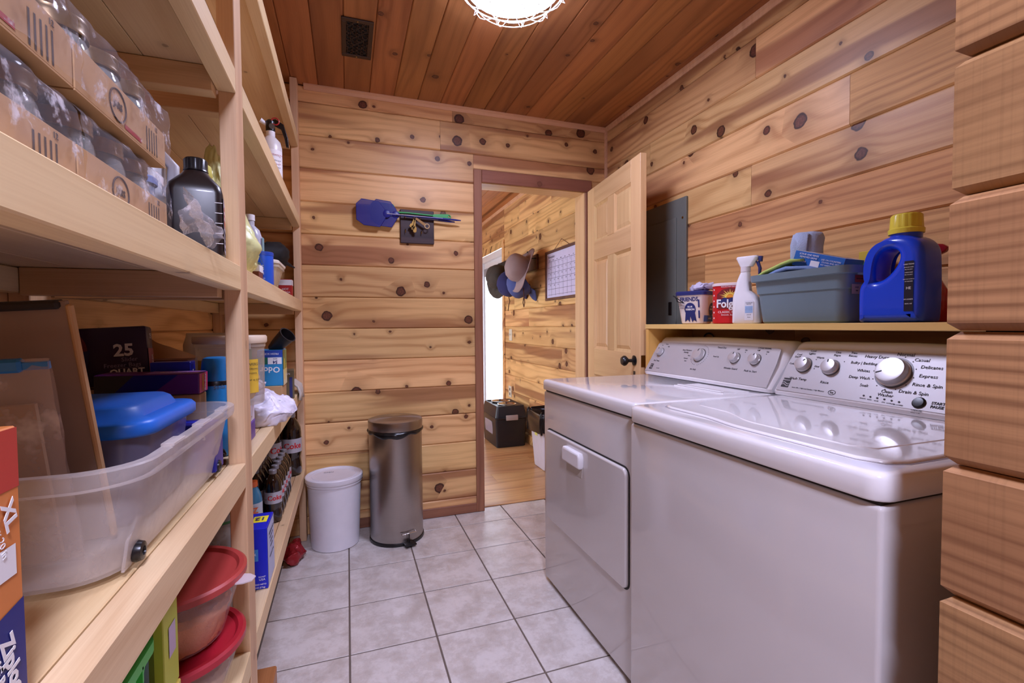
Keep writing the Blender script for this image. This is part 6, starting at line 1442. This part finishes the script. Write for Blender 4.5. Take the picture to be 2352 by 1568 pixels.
def hat_rack():
    t = thing('hat_rack', 'dark wooden hat rack board with iron hooks in the next room', 'rack', (XR-0.0005, 4.56, 1.75))
    box('board', -0.02, 0, -0.52, 0.46, -0.07, 0.07, darkwood, t, 0.003)
    for y in (-0.50, -0.30, -0.12, 0.06, 0.36): tube('hook', [(-0.02, y, 0.03), (-0.07, y, 0.03), (-0.10, y, 0.05), (-0.105, y, 0.09)], 0.006, black_plastic, t, 8)
hat_rack()
def hat(name, label, loc, mat, kind, rot, cord=None, trim=None):
    t = thing(name, label, 'hat', loc, rot=rot, group=None)
    n = 28
    # crown opens upward-to-wall: built as a dome along local +Z with its brim at z = 0
    prof = [(0.090, 0.0), (0.094, 0.03), (0.092, 0.06), (0.082, 0.088), (0.062, 0.108), (0.035, 0.118), (0, 0.121)]
    b = lathebm(prof, n); c = frombm('crown', b, mat, t, smooth=True)
    for v in c.data.vertices: v.co.y *= 1.12
    crumple(c, 0.010, 11, loc[1], octaves=2)
    if kind == 'brim':
        P = []
        for i in range(37):
            a = 2*PI*i/36; fold = 0.045*abs(math.sin(a))**2
            P.append([((0.088+0.075*q)*math.cos(a), (0.088*1.12+0.075*q)*math.sin(a), 0.002-0.02*q+fold*q) for q in (0, 0.33, 0.66, 1)])
        sheet('brim', P, mat, t, 0.004, 14, 1.0, 0.003)
    else:
        P = []
        for i in range(17):
            a = -0.95+1.9*i/16
            P.append([((0.088+0.085*q*math.cos(a*0.8))*math.cos(a), (0.098+0.02*q)*math.sin(a), 0.004+0.02*(a*a)*-1*q+0.004*q) for q in (0, 0.33, 0.66, 1)])
        sheet('visor', P, mat, t, 0.002, 12, 1.0, 0.003)
        lathe('button', [(0.008, 0.119), (0.006, 0.125), (0, 0.126)], mat, t, 12)
    if trim:
        lettering(t, trim, [('NAVY', 0, 0, 0.026), ('ANCHOR', 0, -0.03, 0.018)], face_mtx((0.089, 0, 0.05), (0, 1, 0), (-0.3, 0, 1), (1, 0, 0.3)), lift=0.012)
    return t
camo = M('camo_dark', (64, 56, 50), 0.9, var=0.5, vscale=24); navyc = M('navy_cloth', (38, 40, 92), 0.9, var=0.1); taupe = M('taupe_cloth', (150, 128, 130), 0.9, var=0.1); bluec = M('slate_blue_cloth', (70, 82, 140), 0.9)
hat('camouflage_hat', 'dark camouflage bucket hat at the window end of the hat rack', (1.515, 4.66, 1.65), camo, 'brim', (0.25, -1.25, 0)).scale = (1.3,)*3
hat('baseball_cap', 'navy baseball cap with gold lettering hanging second on the rack', (1.535, 4.37, 1.60), navyc, 'visor', (0.1, 2.3, PI), None, M('cap_gold', (200, 180, 120), 0.6)).scale = (1.3,)*3
hat('baseball_cap', 'slate blue baseball cap mostly hidden behind the taupe hat', (1.56, 4.14, 1.575), bluec, 'visor', (0.1, 2.2, PI)).scale = (1.3,)*3
hat('taupe_hat', 'taupe boonie hat with chin cord at the near end of the hat rack', (1.50, 4.00, 1.665), taupe, 'brim', (-0.15, -1.2, 0.2)).scale = (1.3,)*3
tag(tube('chin_cord', [(1.50, 3.98, 1.50), (1.50, 3.975, 1.42), (1.50, 3.995, 1.37), (1.50, 3.975, 1.33), (1.50, 3.95, 1.37), (1.50, 3.97, 1.42)], 0.004, M('cord_brown', (84, 50, 40), 0.8), None, 6), 'brown looped chin cord hanging below the taupe hat', 'cord')
tag(tube('chin_cord', [(1.52, 4.46, 1.52), (1.52, 4.45, 1.45), (1.52, 4.42, 1.40), (1.52, 4.45, 1.37), (1.52, 4.475, 1.31)], 0.004, MC['cord_brown'], None, 6), 'brown chin cord hanging under the camouflage hat', 'cord')
def wall_plate(name, label, cat, y, z, sw):
    t = thing(name, label, cat, (XR-0.0005, y, z)); pm = M('ivory_plate', (222, 214, 196), 0.4)
    box('plate', -0.006, 0, -0.045, 0.045, -0.062, 0.062, pm, t, 0.003)
    if sw:
        for yy in (-0.02, 0.02): box('toggle', -0.016, -0.006, yy-0.005, yy+0.005, -0.004, 0.014, pm, t, 0.001)
    else:
        for zz in (-0.025, 0.025): box('socket', -0.008, -0.006, -0.016, 0.016, zz-0.014, zz+0.014, M('socket_grey', (110, 104, 100), 0.5), t, 0.001)
wall_plate('light_switch', 'ivory double light switch plate near the glass door', 'light switch', 4.84, 1.062, True)
wall_plate('wall_outlet', 'ivory electrical outlet low on the next room wall', 'outlet', 4.87, 0.443, False)
def feeder():
    bk = M('feeder_black', (26, 26, 34), 0.35)
    t = thing('pet_feeder', 'black raised pet feeder box with two steel bowls and grey latch', 'pet feeder', (1.465, 4.47, 0.001), 0.0)
    w, d = 0.30, 0.46
    loft('body', [(0, w-0.02, d-0.02, 0.02), (0.005, w-0.01, d-0.01, 0.022), (0.27, w+0.012, d+0.012, 0.024), (0.275, w+0.03, d+0.03, 0.028), (0.29, w+0.03, d+0.03, 0.028)], bk, t, n=5)
    loft('lid', [(0.29, w+0.02, d+0.02, 0.026), (0.30, w+0.016, d+0.016, 0.026), (0.385, w-0.02, d-0.02, 0.02), (0.395, w-0.026, d-0.026, 0.02), (0.395, w-0.05, d-0.05, 0.016), (0.384, w-0.06, d-0.06, 0.014)], bk, t, n=5)
    for y, r in ((0.10, 0.092), (-0.10, 0.088)):
        lathe('bowl', [(0, 0.345), (r*0.7, 0.346), (r*0.9, 0.386), (r, 0.392), (r+0.006, 0.391), (r+0.006, 0.388), (r*0.9, 0.38), (r*0.72, 0.34), (0, 0.339)], chrome, t, 36, Matrix.Translation((0, y, 0.008)))
    box('latch', -0.06, 0.06, -d/2-0.028, -d/2-0.014, 0.262, 0.312, M('latch_grey', (170, 160, 160), 0.4), t, 0.004, 2)
    for y in (-d/2-0.016,): tube('hinge_bar', [(-w/2+0.01, y, 0.282), (w/2-0.01, y, 0.282)], 0.007, bk, t, 8)
    curve2d('side_window', [rrect(0.26, 0.13, 0.03, 5)], 0.002, 0.001, M('window_film', (150, 156, 186), 0.15, metal=0.4), t, face_mtx((-w/2-0.001, 0.02, 0.17), (0, -1, 0), (-0.06, 0, 1), (-1, 0, -0.06)))
feeder()
def waste_bin():
    t = thing('waste_bin', 'white waste bin with black liner bag beside the dryer corner', 'waste bin', (1.545, 3.54, 0.001))
    tub('bin', 0.17, 0.24, 0.22, 0.30, 0.40, 0.03, M('bin_white', (206, 200, 214), 0.4), t, 0.003, rim=0.004)
    lg = M('liner_gloss', (16, 14, 20), 0.2)
    lp = []; n = 72
    base = rrect(0.24, 0.32, 0.04, 17)
    for q, (s, z) in enumerate(((0.90, 0.36), (0.98, 0.43), (1.03, 0.47), (1.10, 0.46), (1.12, 0.42), (1.13, 0.36), (1.12, 0.31))):
        lp.append([(x*s*(1+0.03*math.sin(i*1.3+q)), y*s*(1+0.03*math.sin(i*1.9)), z+0.012*math.sin(i*0.8+q*0.4)) for i, (x, y) in enumerate(base)])
    frombm('liner', loftbm(lp, False, False), lg, t, smooth=True)
    box('liner_tag', -0.142, -0.140, -0.10, -0.05, 0.29, 0.31, M('tag_yellow', (206, 200, 96), 0.6), t)
waste_bin()
